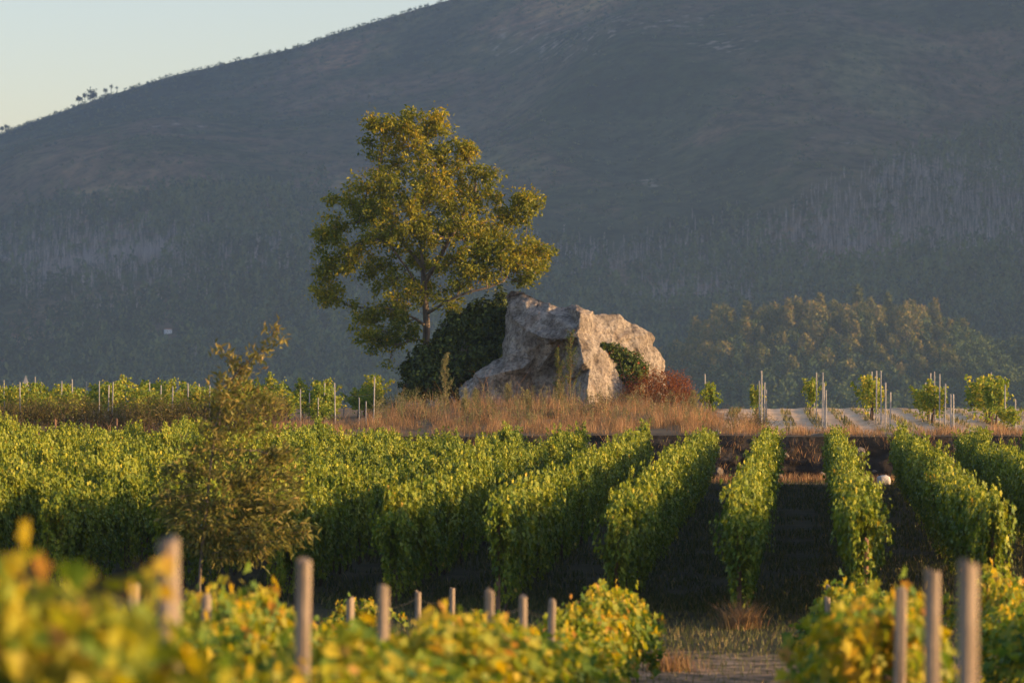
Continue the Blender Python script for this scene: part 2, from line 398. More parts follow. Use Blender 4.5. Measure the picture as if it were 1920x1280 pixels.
# mountain with its right-hand shoulder, whose shadow lies over the slope in view
cx = np.array([-1900, -1300, -900, -650, -507, -430, -353, -323, -211, -180, -63, 60, 250, 500, 900, 1500, 2200], float)
cz = np.array([-20, 30, 90, 165, 211, 239, 264, 272, 297, 309, 344, 385, 440, 490, 540, 560, 500], float)
def mountain_z(X, Y):
    zc = np.interp(X, cx, cz)
    t = (Y - 1850) / 1950.0
    tc = np.clip(t, 0, 1)
    s = tc * (0.80 + 0.20 * tc)
    und = 38 * fbm(X * 0.0022 + 4, Y * 0.0022, 4) * np.sin(np.pi * tc) ** 0.7
    gul = -24 * np.abs(vnoise(X * 0.0065 + 0.0016 * Y, Y * 0.0009 + 2)) * np.sin(np.pi * tc)
    fold = 34 * (np.exp(-((X + 240 + .22 * (Y - 2800)) / 95) ** 2) + np.exp(-((X - 230 + .10 * (Y - 2800)) / 120) ** 2) + .8 * np.exp(-((X - 20 - .16 * (Y - 2800)) / 70) ** 2)) * np.sin(np.pi * tc) ** 1.5
    rough = 2.2 * fbm(X * 0.03, Y * 0.03, 3) * np.minimum(1, tc * 6) * (0.35 + 0.65 * (1 - tc))
    z = -32 + (zc + 32) * s + und + gul + rough + fold
    z = np.where(t > 1, z - (t - 1) * 1950 * 0.22, z)
    z = np.where(t < 0, -36, z)
    hr = np.interp(Y, [1150, 1300, 1480, 1600, 1750, 2000, 2500, 3800, 5000], [0, 20, 70, 280, 400, 540, 680, 780, 700])
    ridge = -40 + (hr + 40) * sstep(X, 560, 980) + 25 * fbm(X * 0.006, Y * 0.006, 3) * sstep(X, 620, 900)
    ridge = np.maximum(ridge, -40 + 113 * np.exp(-((X - 750) / 140) ** 2 - ((Y - 1310) / 70) ** 2))  # unseen spur, added to keep the knoll's lower trees in shade
    ridge = np.where(Y < 1110, -40, ridge)
    return np.maximum(z, ridge)
mx_ = axis([(-2000, -750, 50), (-750, 650, 8), (650, 2000, 45)])
my_ = axis([(1090, 1850, 20), (1850, 3000, 9), (3000, 3900, 12), (3900, 5000, 110)])
MX, MY = np.meshgrid(mx_, my_, indexing='xy')
MZ = mountain_z(MX, MY)
mpx, mpy = project(np.stack([MX, MY, MZ], -1))
def patch(cx_, cy_, rx, ry): return np.exp(-((mpx - cx_) / rx) ** 2 - ((mpy - cy_) / ry) ** 2)
rock = 0.30 * patch(1215, 342, 26, 14) + 0.25 * patch(1360, 88, 60, 18) + 0.22 * patch(1000, 90, 160, 40) + 0.2 * patch(350, 235, 120, 20) + 0.2 * patch(1200, 40, 250, 25) + 0.15 * patch(120, 340, 80, 18) + 0.1 * patch(1600, 270, 90, 16)
put('mountain', mesh_np('mountain', np.stack([MX, MY, MZ], -1).reshape(-1, 3), [grid_faces(len(my_), len(mx_))], [M['heath']], tint=rock.ravel(), smooth=True), kind='structure')

# wooded knoll in the middle distance
def hill_z(X, Y):
    a = 47 * np.exp(-((X - 128) / 78) ** 4) * np.exp(-((Y - 1520) / 120) ** 2)
    b = 38 * np.exp(-((X - 250) / 130) ** 2) * np.exp(-((Y - 1560) / 130) ** 2)
    return -37 + np.maximum(a, b) + 2 * fbm(X * 0.02, Y * 0.02, 3)
hx = np.arange(-150, 560, 10.0); hy = np.arange(1180, 1840, 10.0)
HX, HY = np.meshgrid(hx, hy, indexing='xy')
put('hill', mesh_np('hill', np.stack([HX, HY, hill_z(HX, HY)], -1).reshape(-1, 3), [grid_faces(len(hy), len(hx))], [M['heath']], tint=np.zeros(HX.size), smooth=True), kind='structure')

# air
hz = bpy.data.meshes.new('haze')
bmh = bmesh.new(); bmesh.ops.create_cube(bmh, size=1.0); bmh.to_mesh(hz); bmh.free()
hm, hn, hl, ho = new_mat('haze_air')
pv = hn.new('ShaderNodeVolumePrincipled')
pv.inputs['Color'].default_value = (0.45, 0.68, 1.0, 1)
pv.inputs['Density'].default_value = 0.0001
pv.inputs['Anisotropy'].default_value = 0.2
hl.new(pv.outputs[0], ho.inputs['Volume'])
hz.materials.append(hm)
hob = put('haze', hz, kind='stuff', loc=(0, 2510, 400), scale=(4600, 5400, 880))

# ------------------------------------------------------------------ leaf tools
def norm(a): return a / np.maximum(np.linalg.norm(a, axis=-1, keepdims=True), 1e-9)
T_QUAD = (np.array([(0, 0, 0), (.12, .46, .10), (.62, .36, .06), (.95, 0, -.06), (.62, -.36, .06), (.12, -.46, .10)], float), [np.array([[0, 3, 2, 1], [0, 5, 4, 3]])])
T_LOBE = (np.array([(.38, 0, -.03), (0, 0, 0), (-.14, .34, .07), (.16, .30, .03), (.34, .56, .12), (.52, .27, .04), (.96, 0, -.08), (.52, -.27, .04), (.34, -.56, .12), (.16, -.30, .03), (-.14, -.34, .07)], float),
          [np.array([[0, i, i + 1 if i < 10 else 1] for i in range(1, 11)])[:, ::-1]])
T_OVAL = (np.array([(0, 0, 0), (.45, .25, .07), (1, 0, -.08), (.45, -.25, .07)], float), [np.array([[0, 2, 1], [0, 3, 2]])])
T_LONG = (np.array([(0, 0, 0), (.4, .16, .05), (1, 0, -.12), (.4, -.16, .05)], float), [np.array([[0, 2, 1], [0, 3, 2]])])

def leaves(P, N, T, S, tmpl, tint, rng):
    """leaf blades at P with normal N, tip direction T and size S"""
    N = norm(N); T = norm(T - N * (T * N).sum(1, keepdims=True)); B = np.cross(N, T)
    tv_, tf_ = tmpl; k = len(tv_)
    S = np.asarray(S).reshape(-1, 1, 1)
    curl = rng.uniform(0.3, 2.2, (len(P), 1, 1))
    V = P[:, None, :] + S * (tv_[None, :, 0:1] * T[:, None, :] + tv_[None, :, 1:2] * B[:, None, :] + curl * tv_[None, :, 2:3] * N[:, None, :])
    F = [(f[None] + (np.arange(len(P)) * k)[:, None, None]).reshape(-1, f.shape[1]) for f in tf_]
    return V.reshape(-1, 3), F, np.repeat(tint, k)

def joinparts(parts):
    """[(V, [faces], tint)] -> one"""
    Vs, Fs, Ts, off = [], {}, [], 0
    for V, F, t in parts:
        for f in F: Fs.setdefault(f.shape[1], []).append(f + off)
        Vs.append(V); Ts.append(np.broadcast_to(t, (len(V),))); off += len(V)
    return np.concatenate(Vs), [np.concatenate(x) for x in Fs.values()], np.concatenate(Ts)

def tube(pts, rad, sides=6):
    pts = np.asarray(pts, float); n = len(pts); rad = np.broadcast_to(np.asarray(rad, float), (n,))
    d = norm(np.gradient(pts, axis=0))
    ref = np.array([0.31, 0.9, 0.2]); a = norm(np.cross(d, ref)); b = np.cross(d, a)
    ang = np.arange(sides) * 2 * np.pi / sides
    V = pts[:, None] + rad[:, None, None] * (np.cos(ang)[None, :, None] * a[:, None] + np.sin(ang)[None, :, None] * b[:, None])
    F = []
    for i in range(n - 1):
        for j in range(sides):
            F.append([i * sides + j, i * sides + (j + 1) % sides, (i + 1) * sides + (j + 1) % sides, (i + 1) * sides + j])
    V = V.reshape(-1, 3)
    caps = np.array([list(range(sides))[::-1], [(n - 1) * sides + j for j in range(sides)]])
    return V, [np.array(F)] + ([caps] if sides != 4 else [caps]), np.zeros(len(V))

# ------------------------------------------------------------------ vines
def vine_data(seed, L=1.3, h=2.05, zlow=0.14, half=0.31, nshoot=19, leaf=0.1, fill=1750, tmpl=T_QUAD, t0=0.5, tsd=0.11, yellow_low=0.12, wild=0.3, odd=.003):
    r = np.random.default_rng(seed)
    P, N = [], []
    canes = []
    for i in range(nshoot):
        x = r.uniform(-L / 2, L / 2); side = r.choice([-1, 1])
        if r.random() < 0.68:          # rising shoots
            p = np.array([x, side * 0.06, 0.75 + r.uniform(0, .3)]); ln = (h - p[2]) * r.uniform(0.85, 1.0 + wild)
            d = np.array([r.normal(0, .12), side * (r.uniform(0.0, 0.13) if r.random() > .16 else r.uniform(.2, .6)), 1.0])
            bend = np.array([0, side * r.uniform(0, .006), -r.uniform(0.0, .05)])
        else:                          # hanging shoots
            p = np.array([x, side * half * .5, r.uniform(.6, .9) * h]); ln = r.uniform(0.35, .8)
            d = np.array([r.normal(0, .4), side * 0.45, 0.4]); bend = np.array([0, 0, -0.2])
        step = 0.06; cp = [p.copy()]
        for k in range(int(ln / step)):
            d = norm(d + bend + r.normal(0, .05, 3) - np.array([0, .10 * p[1] if p[2] > .9 else 0, 0])); p = p + d * step
            if p[2] < zlow: break
            cp.append(p.copy())
            for q in range(3):
                off = r.normal(0, .07, 3); off[1] += side * .04
                off[1] *= .8; P.append(p + off); N.append(np.array([r.normal(0, .6), side * r.uniform(-.1, 1.2), r.uniform(-.1, .7)]))
        if len(cp) > 3: canes.append(np.array(cp[::3]))
    z = zlow + (h - zlow) * r.beta(1.7, 1.0, fill)
    w = half * (0.55 + 0.45 * np.sin(np.clip((z - zlow) / (h - zlow), 0, 1) * np.pi * 0.75 + .25))
    sgn = r.choice([-1, 1], fill)
    y = sgn * w * r.uniform(.02, 1.0, fill) ** .6
    x = r.uniform(-L / 2 - .1, L / 2 + .1, fill)
    hole = np.array([noise.noise(Vector((a_ * 1.9 + seed, b_ * 3.0, c_ * 2.1))) for a_, b_, c_ in zip(x, y, z)])
    y = y * np.clip(1 + .75 * hole, .5, 1.4)
    keepf = hole > -.16
    x, y, z, sgn = x[keepf], y[keepf], z[keepf], sgn[keepf]; fill = len(x)
    P = np.concatenate([np.array(P), np.stack([x, y, z], 1)])
    N = np.concatenate([np.array(N), np.stack([r.normal(0, .45, fill), sgn * r.uniform(0, 1.2, fill), r.uniform(-.1, .6, fill)], 1)])
    n = len(P)
    T = np.stack([r.normal(0, .6, n), N[:, 1] * .4 + r.normal(0, .4, n), -r.uniform(.2, 1.0, n)], 1)
    S = leaf * r.uniform(.55, 1.25, n)
    zz = (P[:, 2] - zlow) / (h - zlow)
    clump = 0.12 * np.sin(P[:, 0] * 7 + seed) * np.sin(P[:, 2] * 5 + seed * 2)
    tint = t0 + r.normal(0, tsd, n) + clump + yellow_low * np.clip(.35 - zz, 0, 1) + 0.15 * np.clip(zz - .6, 0, 1)
    tint = np.where(r.random(n) < odd, .95, tint)
    return leaves(P, N, T, S, tmpl, np.clip(tint, 0, 1), r), canes

def vine_mesh(name, mat, **kw):
    lv, canes = vine_data(**kw)
    parts = [lv]; nl = sum(len(f) for f in lv[1])
    cp = [tube(c, np.linspace(.007, .003, len(c)), 3) for c in canes]
    V, F, t = joinparts(parts)
    me = mesh_np(name, V, F, [mat], tint=t)
    Vc, Fc, tc_ = joinparts(cp)
    mc = mesh_np(name + '_cane', Vc, Fc, [M['vinewood']])
    return me, mc

def trunk_mesh(seed, h=0.85):
    r = np.random.default_rng(seed)
    zs = np.linspace(-0.1, h, 7)
    pts = np.stack([np.cumsum(r.normal(0, .022, 7)), np.cumsum(r.normal(0, .022, 7)), zs], 1)
    a = tube(pts, np.linspace(.05, .032, 7), 6)
    top = pts[-1]
    arms = [tube(np.array([top + np.array([s * .0, 0, -.02]), top + np.array([s * .2, r.normal(0, .02), .05]), top + np.array([s * .6, r.normal(0, .03), .06 + r.normal(0, .02)])]), [.03, .024, .016], 5) for s in (-1, 1)]
    V, F, t = joinparts([a] + arms)
    return mesh_np('trunk', V, F, [M['vinewood']], smooth=True)

LOWV = [vine_mesh('vine', M['vine'], seed=100 + i, h=2.0 + 0.12 * (i % 3)) for i in range(8)]
ENDV = [vine_mesh('vine_end', M['vine'], seed=140 + i, h=2.15, zlow=0.22, half=0.25, fill=1500, yellow_low=0.8, t0=0.48, odd=.02, leaf=.11, tmpl=T_LOBE) for i in range(4)]
NEARV = [vine_mesh('vine_near', M['vine'], seed=160 + i, h=2.05 + .1 * (i % 2), fill=2000, leaf=.105, tmpl=T_LOBE) for i in range(4)]
FRONTV = [vine_mesh('autumn_vine', M['vine_front'], seed=200 + i, h=1.32 + .08 * (i % 3), zlow=0.25, half=0.40, nshoot=26, leaf=.115, fill=520, odd=.015, tmpl=T_LOBE, t0=0.43, tsd=0.2, yellow_low=0.3, wild=.45) for i in range(7)]
UPV = [vine_mesh('upper_vine', M['vine_upper'], seed=240 + i, h=1.75 + .1 * i, zlow=0.2, half=0.30, nshoot=13, leaf=.13, fill=170, t0=0.45, tsd=.22, yellow_low=.3, wild=.4) for i in range(5)]
TRUNK = [trunk_mesh(300 + i) for i in range(4)]

def add_vine(row, pair, loc, rot, sc, k):
    f = put('vine', pair[0], row, loc, rot, sc)
    put('trunk', TRUNK[k % 4], f)
    put('canes', pair[1], f, kind='stuff')
    return f

ROWROT = math.pi / 2 - TH            # local x runs along the row
def vine_row(label, group, v, u0, u1, kinds, endkinds=None, near=None, near_u=0, step=1.22, hs=1.0, skip=0.0, rng=None, jitter=.05, lat=1.0):
    hfun = hs if callable(hs) else (lambda u_: hs)
    x0, y0 = xy_of(u0, v); z0 = float(G(x0, y0))
    row = empty('vine_row', (x0, y0, z0), label, 'vine row', group)
    n = int((u1 - u0) / step)
    for i in range(n):
        u = u0 + (i + .5) * step
        if skip and rng.random() < skip and i > 1: continue
        x, y = xy_of(u, v + rng.normal(0, jitter)); z = float(G(x, y))
        k = int(rng.integers(0, 100))
        pool = kinds
        if near and u < near_u: pool = near
        if endkinds and i < 2: pool = endkinds
        pair = pool[k % len(pool)]
        s = rng.uniform(.9, 1.1)
        rot = ROWROT + (math.pi if rng.random() < .5 else 0) + rng.normal(0, .05)
        wz = hfun(u) * rng.uniform(.87, 1.12)
        add_vine(row, pair, (x - x0, y - y0, z - z0 - 0.02), rot, (s, s * lat * rng.uniform(.85, 1.2), wz), k)
    return row

rr = np.random.default_rng(11)
SP = 2.298; V0 = -1.18
for k in range(-13, 5):
    v = V0 + SP * k
    u0 = {0: 70.5, 1: 69.5, 2: 70, 3: 72, 4: 90, -1: 71.5, -2: 72.5, -3: 74}.get(k, 75 + 0.4 * (-4 - k))
    if k <= -8: u0 = 88 + 5 * (-8 - k)
    if k == 0: lab = 'green vine row whose narrow yellowing end stands straight behind the dirt path'
    elif k > 0: lab = 'green vine row, %s to the right of the row ending at the dirt path' % ORD[k - 1]
    else: lab = 'green vine row, %s to the left of the row ending at the dirt path' % ORD[-k - 1]
    vine_row(lab, 'vine rows of the lower field', v, u0, 139.5 + rr.uniform(-.8, .8), LOWV, ENDV, NEARV, 95, rng=rr, lat=.62, hs=lambda u_: float(np.interp(u_, [70, 100, 138], [.97, .93, .86])))

# foreground rows, turning yellow
FR = [(-2.81, 13.4, 60.0, 'yellowing vine row running from the blurred left corner to the dirt path', lambda u: float(np.interp(u, [13, 14.2, 14.8, 18, 20, 46, 50], [.98, .85, .6, .6, .76, .74, .96]))),
      (-4.95, 19.5, 60.5, 'yellow-green vine row just behind the nearest one at lower left', lambda u: float(np.interp(u, [19, 25, 31, 36, 40, 60], [.6, .7, .98, .98, .68, .64]))),
      (-7.1, 29, 61, 'yellow-green vine row, third from the front at lower left, before the small tree', lambda u: .66),
      (0.72, 30.5, 59.8, 'yellowing vine row to the right of the dirt path behind three tall posts', lambda u: float(np.interp(u, [30.5, 32.5, 34, 60], [1.0, .92, .8, .95]))),
      (2.95, 44, 59.5, 'yellowing vine row cut by the right edge of the picture', 1.0)]
for v, a, b, lab, hs in FR:
    vine_row(lab, 'autumn vine rows in the foreground', v, a, b, FRONTV, step=1.1, rng=rr, hs=hs, skip=0.05, jitter=.08)

# upper terrace rows
VPU = 1425
def upper_row(px0, D0, D1, lab, skip, hs=1.0):
    x0 = (px0 - 960) * D0 / FPX; z0 = float(G(x0, D0))
    row = empty('vine_row', (x0, D0, z0), lab, 'vine row', 'vine rows of the upper terrace')
    latm = (px0 - VPU) * D0 / FPX
    D = D0
    while D < D1:
        if rr.random() > skip:
            x = (VPU - 960) * D / FPX + latm; z = float(G(x, D))
            s = rr.uniform(.8, 1.1)
            add_vine(row, UPV[int(rr.integers(0, 5))], (x - x0, D - D0, z - z0), math.pi / 2 - .065 + rr.normal(0, .1), (s, s, hs * rr.uniform(.6, 1.15)), int(rr.integers(0, 9)))
        D += 1.25
for i, px0 in enumerate([-330, -215, -100, 15, 130, 245, 360, 475, 590]):
    upper_row(px0, 152, 178, 'pale green vine row on the upper terrace left of the tree, %s from the left' % ORD[i], 0.35 if i < 7 else .3, 0.74)

# ------------------------------------------------------------------ the boulder
OUT = [(862, 776, -.5), (860, 728, -.35), (890, 701, -.3), (940, 667, .2), (943, 600, .8), (948, 556, .95), (960, 545, .9), (985, 547, .7), (1030, 565, .25), (1037, 571, .1),
       (1060, 574, .35), (1080, 571, .2), (1093, 580, -.35), (1110, 584, .05), (1116, 589, .3), (1162, 588, .9), (1185, 604, 1.3), (1224, 623, 1.9), (1231, 634, 2.05), (1228, 650, 2.0), (1243, 663, 2.3), (1251, 676, 2.4), (1251, 700, 2.4), (1262, 776, 2.5)]
INN = [(955, 590, .25), (985, 592, -.15), (1028, 587, -.45), (1034, 584, -.35), (1080, 583, -.9), (1086, 588, -1.25), (1083, 616, -1.75), (1082, 632, -1.95), (1045, 637, -1.75), (1015, 633, -1.35), (988, 620, -.75), (960, 640, -.3),
       (1045, 645, -1.2), (1015, 645, -.95), (1075, 645, -1.55), (1005, 668, -.75), (975, 660, -.6), (950, 672, -.7), (938, 698, -1.0), (980, 690, -1.0), (1025, 672, -.95), (1040, 690, -.45), (1000, 712, -.4), (1060, 720, -.8), (900, 708, -.95), (885, 735, -1.0), (930, 740, -.9),
       (930, 776, -1.2), (1000, 776, -.6), (1060, 776, -1.2), (1086, 650, -1.95), (1092, 680, -2.1), (1098, 730, -2.35), (1100, 776, -2.5), (1103, 592, -.75), (1106, 634, -1.15), (1112, 630, -.45), (1112, 594, .15), (1098, 640, -1.6), (1104, 690, -1.7),
       (1150, 640, -.05), (1195, 660, .75), (1206, 628, 1.15), (1203, 668, .95), (1212, 690, 1.0), (1130, 660, -.95), (1130, 700, -1.3), (1165, 690, -.2), (1150, 740, -1.0), (1200, 735, .35), (1150, 776, -1.3), (1210, 776, .4)]
DB = 168.0
pts2 = [Vector((p[0], -p[1])) for p in OUT + INN]
no = len(OUT)
cdt = geometry.delaunay_2d_cdt(pts2, [(i, (i + 1) % no) for i in range(no)], [list(range(no))[::-1]], 1, 1e-4)
dep = {}
bm = bmesh.new()
front = []
orig = cdt[3]
for i, co in enumerate(cdt[0]):
    src = orig[i][0] if orig[i] else None
    d = (OUT + INN)[src][2]
    w = W(co.x, -co.y, DB); front.append(bm.verts.new((w[0], DB + (d * 1.35 if d < 0 else d), w[2])))
back = []
for i, co in enumerate(cdt[0]):
    src = orig[i][0]
    if src < no: back.append(front[i])
    else:
        w = W(co.x, -co.y, DB); back.append(bm.verts.new((w[0], DB + 4.3, w[2] - .1)))
for f in cdt[2]:
    try: bm.faces.new([front[i] for i in f])
    except ValueError: pass
    if not all(orig[i][0] < no for i in f):
        try: bm.faces.new([back[i] for i in reversed(f)])
        except ValueError: pass
bmesh.ops.recalc_face_normals(bm, faces=bm.faces)
for _ in range(2):
    bmesh.ops.subdivide_edges(bm, edges=bm.edges[:], cuts=2, use_grid_fill=True)
    bmesh.ops.smooth_vert(bm, verts=bm.verts[:], factor=0.015, use_axis_x=True, use_axis_y=True, use_axis_z=True)
bmesh.ops.subdivide_edges(bm, edges=bm.edges[:], cuts=1, use_grid_fill=True)
bm.normal_update()
for v in bm.verts:
    p = v.co
    a = noise.fractal(p * 0.55, 1.0, 2.0, 3) * 0.06
    b = (noise.noise(Vector((p.x * 1.9, p.y * 1.9, p.z * 1.2)))) * 0.04
    c = -abs(noise.noise(Vector((p.x * 1.1 + 7, p.y * 1.1, p.z * 1.3)))) * 0.10
    e = noise.fractal(p * 4.0, 1.0, 2.0, 4) * 0.045
    vd, vp = noise.voronoi(Vector((p.x * .6, p.y * .6, p.z * .42)) + Vector((.35 * noise.noise(p * .7), 0, .35 * noise.noise(p * .7 + Vector((9, 0, 0))))))
    cellr = noise.cell(vp[0] * 37.7)
    crack = max(0.0, 1 - (vd[1] - vd[0]) / .05)
    v.co = p + v.normal * (a + b + c + e + (cellr - .5) * .05 - .055 * crack)
bp = W(1050, 760, DB)
for v in bm.verts: v.co -= Vector(bp)
bme = bpy.data.meshes.new('boulder'); bm.to_mesh(bme); bm.free()
bme.materials.append(M['granite'])
for p in bme.polygons: p.use_smooth = True
put('boulder', bme, loc=bp, label='huge sunlit granite boulder with a sharp prow beside the large tree', cat='boulder')

# small white stone at the foot of the bank
def stone(name, c, rx, ry, rz, seed, mat, label, cat):
    b = bmesh.new(); bmesh.ops.create_icosphere(b, subdivisions=4, radius=1.0)
    for v in b.verts:
        p = v.co.copy(); q = Vector([math.copysign(abs(t) ** .72, t) for t in p])
        q *= 1 + .16 * noise.noise(p * 1.3 + Vector((seed, 0, 0))) + .05 * noise.noise(p * 4 + Vector((0, seed, 0)))
        v.co = Vector((q.x * rx, q.y * ry, q.z * rz))
    me = bpy.data.meshes.new(name); b.to_mesh(me); b.free(); me.materials.append(mat)
    for p in me.polygons: p.use_smooth = True
    return put(name, me, loc=c, label=label, cat=cat)
sx = (1657 - 960) * 140.5 / FPX
stone('stone', (sx, 140.5, float(G(sx, 140.5)) + .14), .25, .25, .2, 3, M['whitestone'], 'pale rounded stone lying at the foot of the earth bank', 'stone')
for i, (px_, D_, r_) in enumerate([(1420, 142.2, .42), (1870, 142.4, .5)]):
    x_ = (px_ - 960) * D_ / FPX
    stone('stone', (x_, D_, float(G(x_, D_)) + .25 + .3 * i), r_, r_ * .8, r_ * .7, 9 + i, M['granite'], ['grey rock embedded low in the bank behind the narrow-ended row', 'grey rock bulging from the bank near the right edge'][i], 'stone')

stone_me = []
for q_ in range(4):
    b_ = bmesh.new(); bmesh.ops.create_icosphere(b_, subdivisions=2, radius=1.0)
    for v_ in b_.verts: v_.co = v_.co * (1 + .35 * noise.noise(v_.co * 1.4 + Vector((q_ * 5.0, 0, 0))))
    me_ = bpy.data.meshes.new('stone'); b_.to_mesh(me_); b_.free(); me_.materials.append(M['granite']); stone_me.append(me_)
rq = np.random.default_rng(14)
for i in range(46):
    iv = int(rq.choice(np.where((bv > -9) & (bv < 10))[0])); it = int(rq.integers(2, 23))
    o_ = put('stone', stone_me[i % 4], bank_ob, (BX[it, iv], BY[it, iv] + .05, bz[it, iv]), rq.uniform(0, 6), [rq.uniform(.08, .34) * c_ for c_ in (1.2, .7, .8)])
    o_.rotation_euler = (rq.uniform(-.5, .5), rq.uniform(-.5, .5), rq.uniform(0, 6))

# ------------------------------------------------------------------ trees
def colonize(nodes, parents, attr, step, infl, kill, iters=80, rng=None, up=0.0):
    nodes = [np.asarray(n, float) for n in nodes]; parents = list(parents)
    A = attr.copy()
    NP = np.array(nodes)
    d = np.linalg.norm(A[:, None] - NP[None], axis=2); near = d.argmin(1); nd = d.min(1)
    for it in range(iters):
        if len(A) == 0: break
        act = nd < infl
        if not act.any():
            act = nd <= nd.min() + 1e-6
        base = len(nodes)
        dirs = {}
        for a, n in zip(A[act], near[act]):
            dirs.setdefault(n, np.zeros(3)); dirs[n] += norm(a - nodes[n])
        new = []
        for n, s in dirs.items():
            s = norm(norm(s) + rng.normal(0, .12, 3) + np.array([0, 0, up]))
            new.append(nodes[n] + s * step); parents.append(n)
        nodes += new
        NN = np.array(new)
        d = np.linalg.norm(A[:, None] - NN[None], axis=2); m = d.min(1); am = d.argmin(1)
        better = m < nd
        near = np.where(better, base + am, near); nd = np.where(better, m, nd)
        keep = nd > kill
        A, near, nd = A[keep], near[keep], nd[keep]
        if len(nodes) > 9000: break
    return np.array(nodes), np.array(parents)

def branch_mesh(nodes, parents, tip, power, rmax, mat, name, sides=5):
    n = len(nodes)
    r = np.zeros(n); kids = np.zeros(n, int)
    for i in range(n - 1, 0, -1):
        if kids[i] == 0: r[i] = tip ** power
        r[parents[i]] += r[i]; kids[parents[i]] += 1
    r[0] = max(r[0], tip ** power)
    r = np.minimum(r ** (1 / power), rmax)
    par = parents.copy(); par[0] = 0
    d = nodes - nodes[par]; d[0] = (0, 0, 1); d = norm(d)
    a = norm(np.cross(d, np.array([.21, .93, .11]))); b = np.cross(d, a)
    ang = np.arange(sides) * 2 * np.pi / sides
    ring = lambda c, rad, a_, b_: c[:, None] + rad[:, None, None] * (np.cos(ang)[None, :, None] * a_[:, None] + np.sin(ang)[None, :, None] * b_[:, None])
    idx = np.arange(1, n)
    rp = np.minimum(r[par[idx]], r[idx] * 1.5)
    V0_ = ring(nodes[par[idx]], rp, a[idx], b[idx]); V1_ = ring(nodes[idx] + d[idx] * r[idx][:, None] * .2, r[idx], a[idx], b[idx])
    V = np.concatenate([V0_, V1_], 1).reshape(-1, 3)
    base = (np.arange(n - 1) * 2 * sides)[:, None, None]
    j = np.arange(sides); f = np.stack([j, (j + 1) % sides, (j + 1) % sides + sides, j + sides], 1)
    F = (f[None] + base).reshape(-1, 4)
    return mesh_np(name, V, [F], [mat], smooth=True), r

def blob_points(blobs, D, per, rng, yscale=1.0, dspread=0.0, yoff=None):
    out = []
    for i, bl in enumerate(blobs):
        cx_, cy_, rx, ry = bl[:4]; dens = bl[4] if len(bl) > 4 else 1.0
        dy = (bl[5] if len(bl) > 5 else rng.normal(0, dspread))
        c = W(cx_, cy_, D); s = D / FPX
        n = int(per * dens * rx * ry / 4000.0) + 3
        p = rng.normal(0, 1, (n, 3)); p = norm(p) * rng.random((n, 1)) ** .42
        e = np.array([rx * s, 0.5 * (rx + ry) * s * yscale, ry * s])
        out.append(c + np.array([0, dy, 0]) + p * e)
    return np.concatenate(out)

# the large oak beside the boulder
ro = np.random.default_rng(21)
DT = 173.0
OAK = [(768, 232, 58, 34, 1, 0), (712, 226, 28, 22, 1, -.5), (815, 232, 30, 30, 1, .3), (690, 262, 22, 12, .7, .4), (760, 285, 80, 40, 1, 0), (845, 295, 55, 36, 1, .5), (905, 322, 42, 24, 1, -.4),
       (700, 345, 60, 34, 1, -.6), (790, 355, 92, 50, 1.1, -.9), (885, 372, 60, 40, 1, .4), (660, 392, 62, 40, 1, .5), (745, 425, 85, 50, 1, -1.3), (850, 440, 78, 52, 1, -1.2), (925, 425, 46, 42, .9, .8),
       (985, 380, 34, 24, 1.2, -.3), (962, 408, 34, 26, 1, .3), (612, 432, 42, 28, 1.1, .3), (640, 475, 50, 42, 1, -.6), (612, 520, 34, 44, 1, .2), (612, 565, 24, 22, 1, 0), (700, 505, 52, 36, .55, .9), (785, 500, 62, 40, .5, 1.0),
       (945, 470, 62, 42, 1, -.8), (1005, 475, 40, 28, 1.1, .2), (985, 515, 42, 30, 1.1, -.8), (890, 505, 62, 40, 1, -1.0), (830, 545, 56, 24, .7, .4), (760, 560, 62, 38, .9, -.8), (700, 580, 48, 34, 1, .2), (690, 615, 46, 28, 1.1, -.4),
       (722, 645, 34, 26, 1, -.6), (728, 672, 16, 22, 1, -.4), (752, 610, 40, 26, .9, -.9), (848, 590, 22, 22, .7, -.8), (775, 640, 26, 14, .5, -.5)]
att = blob_points(OAK, DT, 95, ro, 1.15)
tp = [(797, 775), (796, 740), (795, 705), (797, 670), (799, 640), (800, 612), (799, 588), (797, 560), (795, 530), (793, 500), (790, 470), (787, 440)]
tn = [W(a, b, DT) + np.array([0, .12 * math.sin(i), 0]) for i, (a, b) in enumerate(tp)]
par = [0] + list(range(len(tp) - 1))
limbs = {6: [(815, 580, -.5), (835, 567, -1.0), (858, 556, -1.3), (885, 547, -1.5), (915, 540, -1.5), (945, 528, -1.3)], 7: [(780, 530, -.4), (765, 505, -.7), (750, 485, -.9), (735, 465, -1.0)],
         8: [(812, 505, -.4), (828, 478, -.8), (842, 452, -1.0), (858, 425, -.9)], 5: [(780, 598, -.4), (760, 588, -.8), (740, 580, -1.0)], 9: [(775, 478, .4), (752, 452, .7), (722, 430, .8), (690, 410, .7)], 4: [(782, 636, -.5), (765, 640, -.9), (745, 646, -1.0)]}
for st_, pl in limbs.items():
    last = st_
    for (a, b, dy) in pl:
        tn.append(W(a, b, DT) + np.array([0, dy, 0])); par.append(last); last = len(tn) - 1
on, op = colonize(tn, par, att, 0.30, 3.0, 0.36, 90, ro, up=.04)
ob = tn[1].copy(); ob[2] = float(G(ob[0], ob[1]))
ome, orad = branch_mesh(on - ob, op, 0.011, 2.25, .34, M['bark'], 'oak_trunk', 6)
oak = empty('oak_tree', ob, 'large broad-crowned golden-green tree standing behind the boulder', 'tree')
put('trunk', ome, oak)
tw = np.where(orad < 0.034)[0]
tw = np.array([i for i in tw if noise.noise(Vector(on[i]) * 0.95) > -.30])
